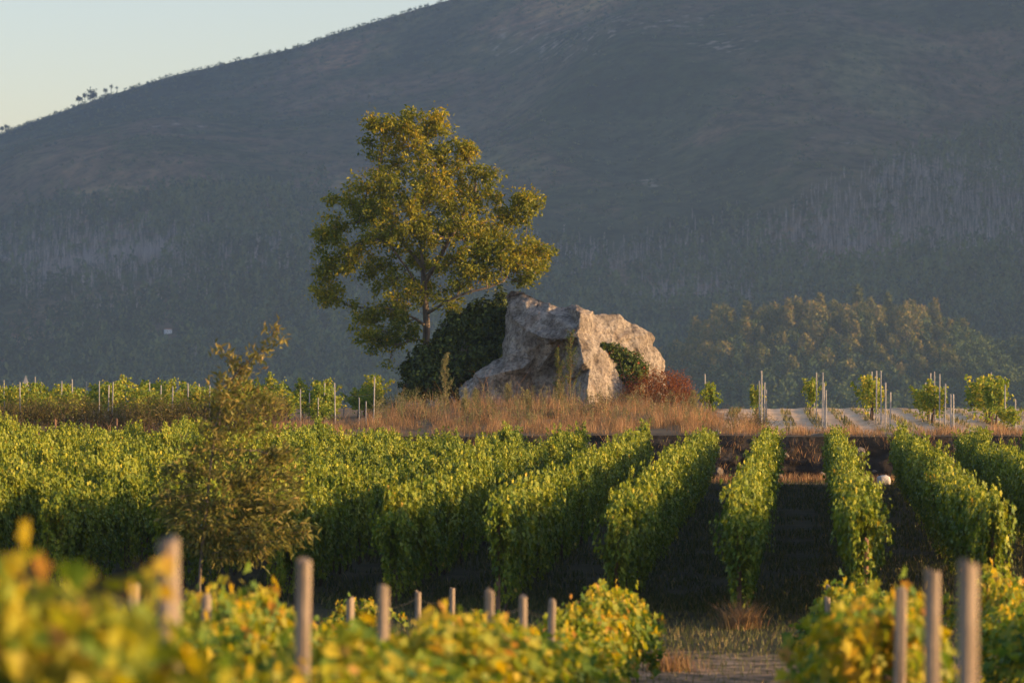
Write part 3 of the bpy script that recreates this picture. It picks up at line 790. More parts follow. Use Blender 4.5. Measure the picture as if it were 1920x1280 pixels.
cl = np.repeat(on[tw], 24, 0) + ro.normal(0, .18, (len(tw) * 24, 3)) * np.array([1, 1, .8])
extra = blob_points(OAK, DT, 520, ro, 1.15)
dmin = np.array([np.min(((on[tw] - e) ** 2).sum(1)) for e in extra])
extra = extra[dmin < .24 ** 2]
cl = np.concatenate([cl, np.repeat(extra, 8, 0) + ro.normal(0, .12, (len(extra) * 8, 3))]) - ob
n = len(cl)
Nn = np.stack([ro.normal(0, .7, n), ro.normal(0, .7, n), ro.uniform(-.1, 1.1, n)], 1)
Tt = ro.normal(0, 1, (n, 3)) + np.array([0, 0, -.4])
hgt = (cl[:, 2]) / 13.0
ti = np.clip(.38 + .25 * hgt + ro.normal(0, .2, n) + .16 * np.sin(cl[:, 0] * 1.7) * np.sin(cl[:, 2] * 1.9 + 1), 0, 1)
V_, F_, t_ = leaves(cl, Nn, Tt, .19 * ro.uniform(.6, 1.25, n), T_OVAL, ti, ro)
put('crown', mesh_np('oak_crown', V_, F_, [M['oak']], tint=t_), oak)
print('oak nodes', len(on), 'leaves', n)

# the small brown-leaved tree in front of the rows
rs = np.random.default_rng(31)
DS = 66.0
SAP = [(405, 965, 105, 70, 1, 0), (330, 935, 48, 50, .9, .1), (480, 1005, 90, 42, 1, -.2), (560, 1000, 42, 22, .9, -.1), (500, 935, 85, 50, .9, .1), (420, 880, 100, 42, 1, 0), (520, 865, 50, 40, .6, .2), (345, 870, 45, 30, .6, 0), (425, 815, 80, 40, .9, 0),
       (490, 780, 45, 40, .7, .1), (425, 755, 52, 36, 1, 0), (435, 715, 38, 26, 1.1, 0), (465, 678, 34, 20, 1.2, .05), (498, 655, 24, 16, 1.3, .05), (515, 625, 20, 20, 1.3, .05), (530, 640, 12, 8, 1.3, 0), (410, 660, 14, 7, 1.3, 0), (455, 1035, 70, 26, .9, -.2), (375, 1015, 55, 30, .8, .1)]
att = blob_points(SAP, DS, 60, rs, 0.9)
tp = [(371, 1215), (373, 1150), (374, 1090), (378, 1040), (383, 990), (388, 940), (393, 890), (399, 840), (405, 800), (415, 760), (430, 722), (450, 690), (478, 668), (505, 645), (520, 618)]
tn = [W(a, b, DS) for a, b in tp]; par = [0] + list(range(len(tp) - 1))
sn, sp_ = colonize(tn, par, att, 0.10, 1.2, 0.15, 60, rs, up=.05)
sb = tn[0].copy(); sb[2] = float(G(sb[0], sb[1]))
sme, srad = branch_mesh(sn - sb, sp_, 0.0035, 2.3, .065, M['bark'], 'sapling_trunk', 5)
sap = empty('young_tree', sb, 'thin young tree with brownish leaves in front of the vine rows at left', 'tree')
put('trunk', sme, sap)
tw = np.where(srad < 0.011)[0]
cl = np.repeat(sn[tw], 11, 0) + rs.normal(0, .085, (len(tw) * 11, 3)) - sb
n = len(cl)
out_ = norm(cl - np.array([0.2, 0, 2.2]))
V_, F_, t_ = leaves(cl, np.stack([rs.normal(0, .8, n), rs.normal(0, .8, n), rs.uniform(0, 1, n)], 1), out_ + rs.normal(0, .5, (n, 3)) + np.array([0, 0, -.2]), .15 * rs.uniform(.6, 1.2, n), T_LONG, np.clip(.3 + .05 * cl[:, 2] + rs.normal(0, .22, n), 0, 1), rs)
put('crown', mesh_np('sapling_crown', V_, F_, [M['sapling']], tint=t_), sap)
print('sapling nodes', len(sn), 'leaves', n)

# ------------------------------------------------------------------ leafy masses: ivy, bramble, shrubs
def leaf_mass(name, blobs, D, per, size, mat, tmpl, seed, label, cat, group=None, t0=.4, tsd=.25, tfun=None, yscale=.8, twig=None, shell=.5):
    r = np.random.default_rng(seed)
    P = []; Nn = []
    for bl in blobs:
        cx_, cy_, rx, ry = bl[:4]; dy = bl[4] if len(bl) > 4 else 0.0
        c = W(cx_, cy_, D); s = D / FPX
        n = int(per * rx * ry / 1000.0) + 10
        q = norm(r.normal(0, 1, (n, 3)))
        rad = shell + (1 - shell) * r.random((n, 1)) ** .5
        lump = 1 + .55 * np.array([noise.noise(Vector(q_) * 2.6 + Vector((cx_, cy_, 0))) for q_ in q])[:, None] + .1 * r.normal(0, 1, (n, 1))
        e = np.array([rx * s, yscale * .5 * (rx + ry) * s, ry * s])
        P.append(c + np.array([0, dy, 0]) + q * rad * lump * e); Nn.append(q)
    P = np.concatenate(P); Nn = np.concatenate(Nn); n = len(P)
    lo = P[np.abs(P[:, 2] - np.percentile(P[:, 2], 3)).argmin()]
    bx, by = np.median(P[:, 0]), np.median(P[:, 1]); base = np.array([bx, by, float(G(bx, by))])
    ti = t0 + r.normal(0, tsd, n) + (tfun(*project(P)) if tfun else 0)
    V, F, t = leaves(P - base, Nn + r.normal(0, .5, (n, 3)) + np.array([0, 0, .4]), r.normal(0, .7, (n, 3)) + np.array([0, 0, -.7]), size * r.uniform(.6, 1.3, n), tmpl, np.clip(ti, 0, 1), r)
    root = empty(name, base, label, cat, group)
    put('foliage', mesh_np(name + '_foliage', V, F, [mat], tint=t), root)
    k = twig or 14
    st = []
    for i in range(k):
        tgt = P[r.integers(0, n)] - base
        a = np.array([r.normal(0, .25), r.normal(0, .2), -.05])
        mid = (a + tgt) / 2 + r.normal(0, .12, 3)
        st.append(tube(np.array([a, mid, tgt]), [.025, .015, .006], 4))
    V, F, t = joinparts(st)
    put('stems', mesh_np(name + '_stems', V, F, [M['vinewood']]), root)
    return root

# the lower rock that the ivy smothers
leaf_mass('ivy', [(912, 612, 36, 50, 1.2), (880, 622, 36, 40, 1.0), (848, 640, 30, 40, .9), (835, 668, 36, 36, .7), (890, 582, 14, 14, .8), (852, 598, 12, 12, .9), (822, 632, 12, 14, .8), (905, 668, 40, 30, .3), (800, 690, 34, 44, .2), (782, 722, 30, 26, 0), (818, 712, 40, 34, -.2), (938, 585, 11, 46, 1.0), (942, 650, 8, 40, .2), (770, 690, 20, 16, .3), (855, 690, 44, 30, .3)],
          169.6, 1900, .15, M['ivy'], T_QUAD, 41, 'dark ivy thicket smothering the left flank of the boulder', 'ivy', twig=30, shell=.5, tsd=.3)
ir = np.random.default_rng(5)
b_ = bmesh.new(); bmesh.ops.create_icosphere(b_, subdivisions=5, radius=1.0)
for v_ in b_.verts:
    p = v_.co.copy()
    v_.co = Vector((p.x * 1.25, p.y * .9, p.z * 1.3)) * (1 + .2 * noise.fractal(p * 1.6, 1, 2, 4))
me_ = bpy.data.meshes.new('rock'); b_.to_mesh(me_); b_.free(); me_.materials.append(M['granite'])
for p in me_.polygons: p.use_smooth = True
rc = W(868, 690, 170.6)
put('rock', me_, loc=rc, label='shadowed rock under the dark ivy, left of the big boulder', cat='rock')

leaf_mass('bramble', [(1135, 649, 16, 7, -.9), (1152, 660, 22, 14, -.7), (1175, 675, 26, 18, -.3), (1192, 690, 22, 16, 0), (1168, 694, 20, 14, -.5), (1180, 712, 24, 16, -.4), (1205, 700, 12, 14, .3)],
          168.3, 2200, .11, M['bramble'], T_QUAD, 42, 'green bramble spilling down the sunlit right face of the boulder', 'bramble', tfun=lambda px, py: np.clip((py - 690) / 60, 0, .6), twig=20, shell=.5)
leaf_mass('shrub', [(1245, 715, 36, 30, -.4), (1218, 724, 34, 30, -.6), (1274, 726, 26, 28, -.4), (1195, 738, 34, 24, -.8), (1255, 745, 40, 20, -.8), (1290, 745, 18, 20, -.6)],
          167.5, 1700, .10, M['redbush'], T_LONG, 43, 'rust-red leafy shrub at the right foot of the boulder', 'shrub', t0=.5, twig=40, shell=.3)
leaf_mass('shrub', [(1160, 745, 50, 16, -1.6), (1120, 750, 30, 14, -2.4), (1200, 760, 40, 12, -2)], 166.0, 700, .08, M['scrub'], T_LONG, 44, 'brown scrubby tangle below the prow of the boulder', 'shrub', twig=60, shell=.2)
leaf_mass('shrub', [(738, 752, 36, 14, 0), (762, 745, 26, 16, .3), (715, 760, 24, 10, 0)], 166.0, 900, .09, M['ivy'], T_LONG, 45, 'dark low bush at the foot of the large tree', 'shrub', t0=.5, shell=.3)
SCR = [(40, 770, 52, 24), (120, 768, 56, 28), (205, 775, 50, 26), (285, 772, 54, 30), (365, 770, 50, 28), (440, 772, 46, 26), (505, 758, 36, 26), (1415, 792, 42, 20), (775, 778, 40, 16), (905, 772, 46, 18), (1015, 776, 50, 16), (1105, 768, 40, 18)]
for i, (a, b, rx, ry) in enumerate(SCR):
    lab = 'olive-brown scrub bush on the terrace edge at left, %s from the left' % ORD[i] if i < 7 else ['pale brushy scrub on the terrace edge right of the dry grass', 'low scrub in the dry grass below the large tree', 'low scrub in the dry grass below the ramp of the boulder', 'low scrub in the dry grass below the shaded face of the boulder', 'low scrub in the dry grass below the prow of the boulder'][i - 7]
    leaf_mass('scrub_bush', [(a, b + 2, rx * 1.1, ry * 1.25, 0), (a - rx * .5, b + 8, rx * .6, ry * .9, -.3), (a + rx * .5, b + 5, rx * .6, ry * 1.0, .2)], (146.8 + .3 * (i % 3)) if i < 8 else 153 + i % 3, 1100 if i < 7 else 450, .085, M['scrub'], T_LONG, 60 + i, lab, 'bush', 'scrub bushes along the terrace edge', t0=.38, tsd=.2, twig=40, shell=.25)

# ------------------------------------------------------------------ tall weeds
def weed(px_, ytop, D, seed, label, wid=.28, mat='weed', dens=1.0):
    r = np.random.default_rng(seed)
    x = (px_ - 960) * D / FPX; z0 = float(G(x, D)); h = CAMZ - (ytop - 640) * D / FPX - z0
    root = empty('tall_weed', (x, D, z0), label, 'weed', 'tall weeds by the boulder')
    st = []; P = []; Tt = []
    main = np.array([[r.normal(0, .03) * t, r.normal(0, .03) * t, h * t] for t in np.linspace(0, 1, 7)])
    st.append(tube(main, np.linspace(.016, .004, 7), 4))
    for i in range(int(26 * dens)):
        t = r.uniform(.12, .97); a = r.uniform(0, 6.28); ln = wid * (1.15 - t) * r.uniform(.7, 1.5) + .08
        p0 = np.array([0, 0, h * t]); p1 = p0 + np.array([math.cos(a) * ln * .6, math.sin(a) * ln * .6, ln * 1.0])
        st.append(tube(np.array([p0, (p0 + p1) / 2 + [0, 0, -.03], p1]), [.006, .004, .002], 3))
        m = int(14 * dens + 8)
        tt = r.uniform(.15, 1.05, (m, 1)); P.append(p0 + (p1 - p0) * tt + r.normal(0, .025, (m, 3))); Tt.append(np.tile(p1 - p0, (m, 1)) + r.normal(0, .35, (m, 3)))
    P = np.concatenate(P); Tt = np.concatenate(Tt); n = len(P)
    V, F, t = joinparts(st); put('stem', mesh_np('weed_stem', V, F, [M['dry']], tint=np.full(len(V), .35)), root)
    V, F, t = leaves(P, r.normal(0, 1, (n, 3)), Tt, .085 * r.uniform(.5, 1.2, n), T_LONG, np.clip(r.normal(.5, .25, n), 0, 1), r)
    put('leaves', mesh_np('weed_leaves', V, F, [M[mat]], tint=t), root)
def stalks(n, seed):
    r = np.random.default_rng(seed); A = []; B = []
    for i in range(n):
        D = r.uniform(147, 162); px_ = r.uniform(700, 1330); x = (px_ - 960) * D / FPX; z0 = float(g_terr(*uv_of(x, D))); h = r.uniform(.45, 1.15)
        lean = r.normal(0, .12, 2); tip = np.array([x + lean[0] * h, D + lean[1] * h, z0 + h]); b0 = np.array([x, D, z0 - .03])
        A.append(tube(np.array([b0, (b0 + tip) / 2 + r.normal(0, .015, 3), tip]), [.008, .006, .003], 3))
        m = int(r.uniform(20, 70)); t = r.beta(2.4, 1.2, (m, 1))
        P = b0 + (tip - b0) * t + r.normal(0, .055, (m, 3)) * np.array([1, 1, .6])
        B.append(leaves(P, r.normal(0, 1, (m, 3)), r.normal(0, .5, (m, 3)) + np.array([0, 0, .8]), .075 * r.uniform(.5, 1.3, m), T_LONG, np.full(m, r.uniform(0, 1)), r))
    V, F, t = joinparts(A + B)
    put('weed_stalks', mesh_np('weed_stalks', V, F, [M['weed']], tint=t), kind='stuff', label='scattered thin weed stalks rising from the dry grass', cat='weeds')
stalks(210, 70)
weed(835, 664, 158, 71, 'tallest pale weed left of the boulder, before the ivy', .42, dens=1.5)
weed(1070, 618, 164.2, 72, 'tall green weed in front of the shaded face of the boulder', .55, 'bramble', 1.8)
weed(1048, 655, 164.0, 73, 'slimmer green weed just left of the tall one before the shaded face', .42, 'bramble', 1.5)
weed(892, 732, 157, 74, 'short pale weed, first to the right of the tallest one', .2)
weed(953, 722, 157, 75, 'pale weed below the left end of the boulder ledge', .25)
weed(990, 735, 156, 76, 'pale feathery weed under the middle of the boulder', .25)
weed(1052, 725, 156.5, 77, 'pale weed just left of the boulder prow, in the dry grass', .28)
weed(872, 752, 155, 78, 'lowest pale weed right beside the tallest one', .25)
weed(1300, 735, 158, 79, 'thin pale weed right of the rust-red shrub', .25)

# ------------------------------------------------------------------ grass
def blades(P, H, Wd, lean, tint, rng):
    n = len(P); a = rng.uniform(0, 2 * np.pi, n); s = np.stack([np.cos(a), np.sin(a), np.zeros(n)], 1)
    b = rng.uniform(0, 2 * np.pi, n); L = np.stack([np.cos(b), np.sin(b), np.zeros(n)], 1) * (lean * rng.uniform(.2, 1.4, n) * H)[:, None]
    H3 = np.stack([np.zeros(n), np.zeros(n), H], 1); w = (Wd / 2)[:, None] * s
    v = np.stack([P - w, P + w, P + H3 * .55 + L * .3 - w * .7, P + H3 * .55 + L * .3 + w * .7, P + H3 + L], 1)
    o = (np.arange(n) * 5)[:, None]
    return v.reshape(-1, 3), [np.array([[0, 1, 3, 2]]) + o, np.array([[2, 3, 4]]) + o], np.repeat(tint, 5)

rg = np.random.default_rng(51)
# dry grass over the mound and the terrace edge
def band(px0, px1, u0, u1, n, h0, h1, hfun=None):
    D = rg.uniform(u0, u1, n); px_ = rg.uniform(px0, px1, n); x = (px_ - 960) * D / FPX
    cl = fbm(px_ * .03, D * .5, 3)
    keep = cl > -.15 + .3 * rg.random(n) - .15
    D, x, px_, cl = D[keep], x[keep], px_[keep], cl[keep]
    u, v = uv_of(x, D); ok = u > edge_u(v) + .05
    D, x, px_, cl = D[ok], x[ok], px_[ok], cl[ok]
    P = np.stack([x, D, g_terr(*uv_of(x, D)) - .03], 1)
    H = rg.uniform(h0, h1, len(D)) * np.clip(1 + 1.3 * cl, .25, 2)
    return P, H, np.clip(.45 + .35 * cl + rg.normal(0, .2, len(D)), 0, 1)
sets = [band(520, 1340, 143.0, 152, 20000, .1, .45), band(690, 1330, 150, 164, 13000, .12, .5), band(700, 1330, 150, 163, 900, .5, 1.1), band(0, 540, 145, 150, 5000, .2, .6), band(1230, 1420, 145, 160, 4000, .15, .5), band(1340, 1920, 143.0, 146.5, 6500, .08, .34)]
P = np.concatenate([s[0] for s in sets]); H = np.concatenate([s[1] for s in sets]); t = np.concatenate([s[2] for s in sets])
V, F, tt = blades(P, H, rg.uniform(.007, .018, len(P)), .5, t, rg)
put('dry_grass', mesh_np('dry_grass', V, F, [M['dry']], tint=tt), kind='stuff', label='tall rust and straw coloured dry grass on the terrace edge', cat='grass')

# green-brown weeds between the upper rows
n = 16000
D = rg.uniform(145, 196, n); px_ = rg.uniform(1330, 1990, n); x = (px_ - 960) * D / FPX
la = ((px_ - VPU) * D / FPX - (1426 - VPU) * 148 / FPX) / 2.42; fr_ = np.abs(la - np.round(la))
k = ((fr_ > .40) | (fr_ < .12)) & (rg.random(n) < .8) & (fbm(x * .9, D * .3, 2) > -.2)
P = np.stack([x, D, g_terr(*uv_of(x, D))], 1)[k]
V, F, tt = blades(P, rg.uniform(.08, .3, len(P)), rg.uniform(.02, .05, len(P)), .5, np.clip(rg.normal(.65, .25, len(P)), 0, 1), rg)
put('terrace_grass', mesh_np('terrace_grass', V, F, [M['grass']], tint=tt), kind='stuff', label='sparse grass between the rows of the sandy terrace', cat='grass')

# short grass of the lower field, path verges
n = 52000
u = rg.uniform(52, 78, n); v = rg.uniform(-9, 9, n)
k = (rg.random(n) < np.clip(1.0 - .9 * np.exp(-((u - 60.5) / 3.0) ** 4) + .35 * fbm(u * .6, v * .6, 2), 0.28, 1))
u, v = u[k], v[k]; x, y = xy_of(u, v)
P = np.stack([x, y, g_low(u, v) - .01], 1)
V, F, tt = blades(P, rg.uniform(.04, .16, len(P)), rg.uniform(.008, .018, len(P)), .6, np.clip(rg.normal(.55, .25, len(P)), 0, 1), rg)
put('short_grass', mesh_np('short_grass', V, F, [M['grass']], tint=tt), kind='stuff', label='short thin grass along the dirt path', cat='grass')
n = 85000
u = 74 + 68 * rg.random(n) ** 1.3; v = rg.uniform(-12, 10, n); k = fbm(u * .4, v * .8, 3) > -.25
u, v = u[k], v[k]; x, y = xy_of(u, v)
P = np.stack([x, y, g_low(u, v) - .01], 1)
V, F, tt = blades(P, rg.uniform(.05, .22, len(P)), rg.uniform(.012, .03, len(P)), .6, np.clip(rg.normal(.4, .28, len(P)), 0, 1), rg)
put('field_grass', mesh_np('field_grass', V, F, [M['grass']], tint=tt), kind='stuff', label='thin shaded grass between the green vine rows', cat='grass')
# foot of bank
n = 6000
x = rg.uniform(2, 22, n); y = rg.uniform(140.6, 143.0, n); P = np.stack([x, y, g_low(*uv_of(x, y))], 1)
V, F, tt = blades(P, rg.uniform(.1, .4, n), rg.uniform(.01, .03, n), .4, np.clip(rg.normal(.6, .25, n), 0, 1), rg)
put('bank_grass', mesh_np('bank_grass', V, F, [M['dry']], tint=tt), kind='stuff', label='dry grass along the foot of the earth bank', cat='grass')

# dry growth hanging on the bank face
n = 9000
iv = rg.integers(0, len(bv), n); it = rg.integers(3, 26, n); k = fbm(bv[iv] * .5, it * .15, 3) > .02
P = np.stack([BX[it, iv], BY[it, iv] - .02, bz[it, iv]], 1)[k] + rg.normal(0, .05, (k.sum(), 3)) * np.array([1, .2, 1])
V, F, tt = blades(P, rg.uniform(.08, .35, len(P)), rg.uniform(.012, .03, len(P)), .9, np.clip(rg.normal(.4, .25, len(P)), 0, 1), rg)
put('bank_growth', mesh_np('bank_growth', V, F, [M['dry']], tint=tt), kind='stuff', label='straggly dry growth clinging to the earth bank', cat='grass')

def tuft(u, v, n, h, spread, label, seed, lean=.6):
    r = np.random.default_rng(seed); x, y = xy_of(u, v); z = float(G(x, y))
    P = np.stack([r.normal(0, spread, n), r.normal(0, spread, n), np.full(n, -.03)], 1)
    V, F, tt = blades(P, r.uniform(.4, 1, n) * h, r.uniform(.008, .018, n), lean, np.clip(r.normal(.35, .22, n), 0, 1), r)
    put('dry_tuft', mesh_np('dry_tuft', V, F, [M['dry']], tint=tt), loc=(x, y, z), label=label, cat='grass tuft', group='dry grass tufts in the field')
tuft(69.9, V0 + .02, 520, .62, .17, 'dry reddish grass tuft at the foot of the row behind the path', 81, .8)
tuft(66.0, -10.0, 500, .95, .28, 'dry pinkish grass clump left of the young tree trunk', 82)
tuft(66.6, -11.2, 500, .95, .35, 'dry pinkish grass clump farther left of the young tree', 83)
tuft(65.2, -9.35, 220, .6, .12, 'small dry grass clump at the foot of the young tree', 84)
tuft(60.8, -2.15, 320, .42, .22, 'pale dry grass clump at the path end of the left foreground row', 85)

# ------------------------------------------------------------------ posts
def post_mesh(h, r, sides, seed, mat, bury=.15):
    rr_ = np.random.default_rng(seed)
    zs = np.array([-bury, .02, h * .25, h * .5, h * .75, h - r * .25, h])
    w = np.cumsum(rr_.normal(0, .004, (7, 2)), 0) * (r / .05)
    pts = np.stack([w[:, 0], w[:, 1], zs], 1)
    V, F, t = tube(pts, np.array([1.0, 1.0, .98, .97, .96, .95, .82]) * r, sides)
    ang = np.tile(np.arange(sides) * 2 * np.pi / sides, 7); ax = np.repeat(pts[:, :2], sides, 0)
    flute = 1 + .07 * np.tile(rr_.normal(0, 1, sides), 7) + .03 * rr_.normal(0, 1, 7 * sides)
    V[:, :2] = ax + (V[:, :2] - ax) * flute[:, None]
    V[-sides:, 2] += r * .45 * np.cos(ang[-sides:] + rr_.uniform(0, 6)) - r * .2
    return mesh_np('post', V, F, [mat], smooth=False)
def post(px_, ytop, D, r, mat, label, cat, group, name, seed, sides=10, tilt=0.0):
    x = (px_ - 960) * D / FPX; z0 = float(G(x, D)); h = CAMZ - (ytop - 640) * D / FPX - z0
    o = put(name, post_mesh(h, r, sides, seed, mat), loc=(x, D, z0), label=label, cat=cat, group=group)
    o.rotation_euler = (tilt * .5, tilt, 0)
    return o
# foreground row, from the blurred left one towards the path
for i, (px_, yt, D, r) in enumerate([(326, 1010, 17, .047), (567, 1047, 22, .045), (720, 1098, 26, .042), (920, 1106, 33.5, .044), (981, 1117, 38, .042), (1033, 1125, 42.5, .042), (1148, 1128, 56, .04), (1176, 1122, 60.3, .04)]):
    post(px_, yt, D, r, M['wood'], 'weathered wooden post of the nearest left vine row, %s counting from the left' % ORD[i], 'post', 'wooden posts of the foreground rows', 'wooden_post', 400 + i, tilt=.01 * ((i % 3) - 1))
for i, (px_, yt, D, r) in enumerate([(250, 1092, 28.2, .042), (388, 1116, 31.5, .042), (655, 1121, 41.5, .042), (783, 1108, 49, .04), (848, 1101, 53.5, .04)]):
    post(px_, yt, D, r, M['wood'], 'half-hidden wooden post standing farther back at lower left, %s from the left' % ORD[i], 'post', 'wooden posts of the foreground rows', 'wooden_post', 420 + i)
for i, (px_, yt, D, r) in enumerate([(1811, 1052, 17, .047), (1745, 1067, 22, .046), (1686, 1104, 28.5, .044), (1574, 1141, 46, .044), (1556, 1118, 54, .045), (1551, 1096, 60.8, .04)]):
    lab = ['tallest and most blurred wooden post near the right edge', 'second tall blurred wooden post from the right edge', 'third wooden post from the right edge, beside a raised vine shoot', 'short wooden post just right of the path among yellow leaves', 'leaning dark wooden post behind the short one right of the path', 'thin wooden post at the path end of the right foreground row'][i]
    post(px_, yt, D, r, M['wood'], lab, 'post', 'wooden posts of the foreground rows', 'wooden_post', 440 + i, tilt=(.0, .005, .01, .01, -.02, .01)[i])
# row-end stakes of the lower field
for i, (k, yt) in enumerate([(0, 1003), (1, 1009), (2, 1008), (-2, 985), (-1, 1012)]):
    u0 = {0: 70.65, 1: 69.6, 2: 70.1, -2: 72.6, -1: 71.6}[k]; x, y = xy_of(u0, V0 + SP * k)
    post(960 + x * FPX / y, yt, y, .042, M['redwood'], 'brown end stake of the %s' % {0: 'row straight behind the dirt path', 1: 'first row right of the path row', 2: 'second row right of the path row', -2: 'second row left of the path row', -1: 'first row left of the path row'}[k], 'stake', 'brown stakes ending the lower rows', 'wooden_stake', 460 + i)
for i, (px_, yt, D) in enumerate([(218, 784, 138.5), (103, 786, 139.5), (157, 806, 131), (72, 810, 128), (1094, 806, 140.5), (500, 800, 134)]):
    post(px_, yt, D, .045, M['redwood'], 'brown stake poking out of the far vine rows, %s' % ['rightmost of four at left', 'second from the left edge', 'third from the left edge', 'closest to the left edge', 'below the boulder', 'behind the young tree'][i], 'stake', 'brown stakes among the far rows', 'wooden_stake', 470 + i)
# thin posts of the upper terrace, left of the tree
UPL = [(9, 712), (38, 716), (66, 706), (76, 716), (114, 714), (137, 711), (163, 715), (186, 714), (203, 722), (210, 716), (234, 712), (281, 716), (302, 722), (323, 724), (332, 714), (354, 718), (374, 719), (393, 722), (413, 726), (453, 726), (470, 728), (564, 729), (581, 736), (596, 745), (607, 718), (629, 718), (645, 731), (673, 745), (686, 752), (700, 706)]
for i, (px_, yt) in enumerate(UPL):
    D = [152.5, 158, 165, 171][(i * 3 + 1) % 4] if yt < 735 else 153
    post(px_, yt, D, .027 if yt > 708 else .03, M['steel'], 'thin grey post among the upper vines left of the tree, %s from the left' % ORD[i], 'post', 'thin grey posts of the upper terrace', 'vineyard_post', 500 + i, sides=8, tilt=.012 * ((i % 5) - 2))
# and right of the boulder
UPR = [('beside the lone vine right of the rust-red shrub', [(1322, 701, 160)]),
       ('in the first cluster right of the boulder', [(1424, 714, 164), (1428, 695, 150.5), (1433, 717, 157), (1437, 730, 170)]),
       ('in the second cluster right of the boulder', [(1527, 716, 177), (1531, 698, 170), (1542, 698, 151.5), (1545.5, 717, 148.5), (1549, 731, 147)]),
       ('in the third cluster right of the boulder', [(1629, 728, 177), (1635, 696, 171), (1643, 695, 165), (1652, 695, 159), (1660, 717, 153.5), (1669, 735, 148)]),
       ('in the fourth cluster right of the boulder', [(1725, 739, 179), (1735, 717, 172), (1744, 699, 167), (1753, 697, 163), (1762, 701, 158), (1772, 719, 153), (1783, 739, 150), (1788, 739, 147.5)]),
       ('in the cluster nearest the right edge', [(1859, 698, 164), (1870, 707, 159), (1884, 721, 154), (1904, 748, 151)])]
for gi, (desc, pl) in enumerate(UPR):
    for i, (px_, yt, D) in enumerate(pl):
        pos = '' if len(pl) == 1 else ', %s from its left' % ORD[i]
        post(px_, yt, D, .03, M['steel'], 'thin pale post ' + desc + pos, 'post', 'thin pale posts right of the boulder', 'vineyard_post', 560 + gi * 10 + i, sides=8, tilt=.006 * ((i % 3) - 1))

# vines between those posts
def lone_vine(px_, ytop, D, w, label, kind=0, n=1, dD=1.2, vps=1.0):
    x0 = (px_ - 960) * D / FPX; z0 = float(G(x0, D))
    row = empty('grape_vine', (x0, D, z0), label, 'vine', 'sparse vines right of the boulder')
    latm = (px_ - VPU) * D / FPX
    for i in range(n):
        Di = D + dD * i; x = (VPU - 960) * Di / FPX + latm; z = float(G(x, Di))
        h = CAMZ - (ytop - 640) * D / FPX - z0
        add_vine(row, UPV[(kind + i) % 5], (x - x0, Di - D, z - z0), math.pi / 2 + .3 * i, (w, w, h / 2.0 * (1 - .12 * (i % 2))), kind + i)
lone_vine(1330, 716, 160, .8, 'small lone vine right of the rust-red shrub', 0)
lone_vine(1417, 724, 168, .7, 'small vine left of the first post cluster right of the boulder', 1)
lone_vine(1522, 714, 176, .8, 'sprawling small vine left of the second post cluster', 2)
lone_vine(1634, 712, 168, .95, 'leafy vine in the third post cluster right of the boulder', 3, 3, 1.6)
lone_vine(1748, 728, 162, 1.0, 'low wide vine in the fourth post cluster right of the boulder', 4, 4, 1.7)
lone_vine(1866, 714, 156, 1.1, 'tall yellow-green vine near the right edge of the sandy terrace', 1, 6, 1.5)
lone_vine(1892, 765, 149.5, .8, 'short leafy vine on the terrace brink at the right edge', 2, 2, -1.0)

# trellis wires
def wire(pts, label, seed, r=.0015):
    pts = np.array(pts); P = []
    for a, b in zip(pts[:-1], pts[1:]):
        for t in np.linspace(0, 1, 7)[:-1]:
            p = a + (b - a) * t; p = p + np.array([0, 0, -.10 * 4 * t * (1 - t)]); P.append(p)
    P.append(pts[-1]); V, F, t = tube(np.array(P) - P[0], r, 4)
    put('trellis_wire', mesh_np('trellis_wire', V, F, [M['wire']]), loc=P[0], label=label, cat='wire', group='trellis wires')
wire([W(655, 1132, 41.5), W(783, 1120, 49), W(848, 1113, 53.5)], 'sagging wire strung between the half-hidden posts at lower left', 1)
wire([W(920, 1122, 33.5), W(981, 1132, 38), W(1033, 1140, 42.5)], 'sagging wire strung between the posts nearest the path', 2)
wire([W(203, 728, 165), W(302, 730, 152.5), W(374, 724, 171), W(470, 735, 165)], 'thin sagging wire along the upper terrace posts at left', 3, .006)
wire([W(596, 748, 153), W(645, 738, 158), W(700, 738, 152)], 'thin wire on the upper terrace posts beside the tree', 4, .006)

# ------------------------------------------------------------------ distant trees
def clump_tree(seed, h, w, nq, q, cone=.5, base=.15):
    r = np.random.default_rng(seed)
    t = r.beta(1.3, 1.5, nq); z = h * (base + (1 - base) * t)
    prof = w / 2 * np.sqrt(np.clip(1 - (2 * t - 1) ** 2 * .85, 0.02, 1)) * (1 - cone * t) * r.uniform(.8, 1.2)
    a = r.uniform(0, 6.28, nq); rad = prof * r.uniform(.35, 1, nq) ** .5
    rad = rad * (1 + .3 * np.sin(a * 3 + z * 9 / h + seed))
    P = np.stack([np.cos(a) * rad, np.sin(a) * rad, z], 1)
    N = np.stack([np.cos(a), np.sin(a), r.uniform(-.2, .9, nq)], 1) + r.normal(0, .5, (nq, 3))
    T = r.normal(0, 1, (nq, 3)) + np.array([0, 0, .7])
    return leaves(P, N, T, q * r.uniform(.6, 1.4, nq), T_OVAL, np.clip(r.normal(.45, .22, nq) + .25 * (t - .5), 0, 1), r)

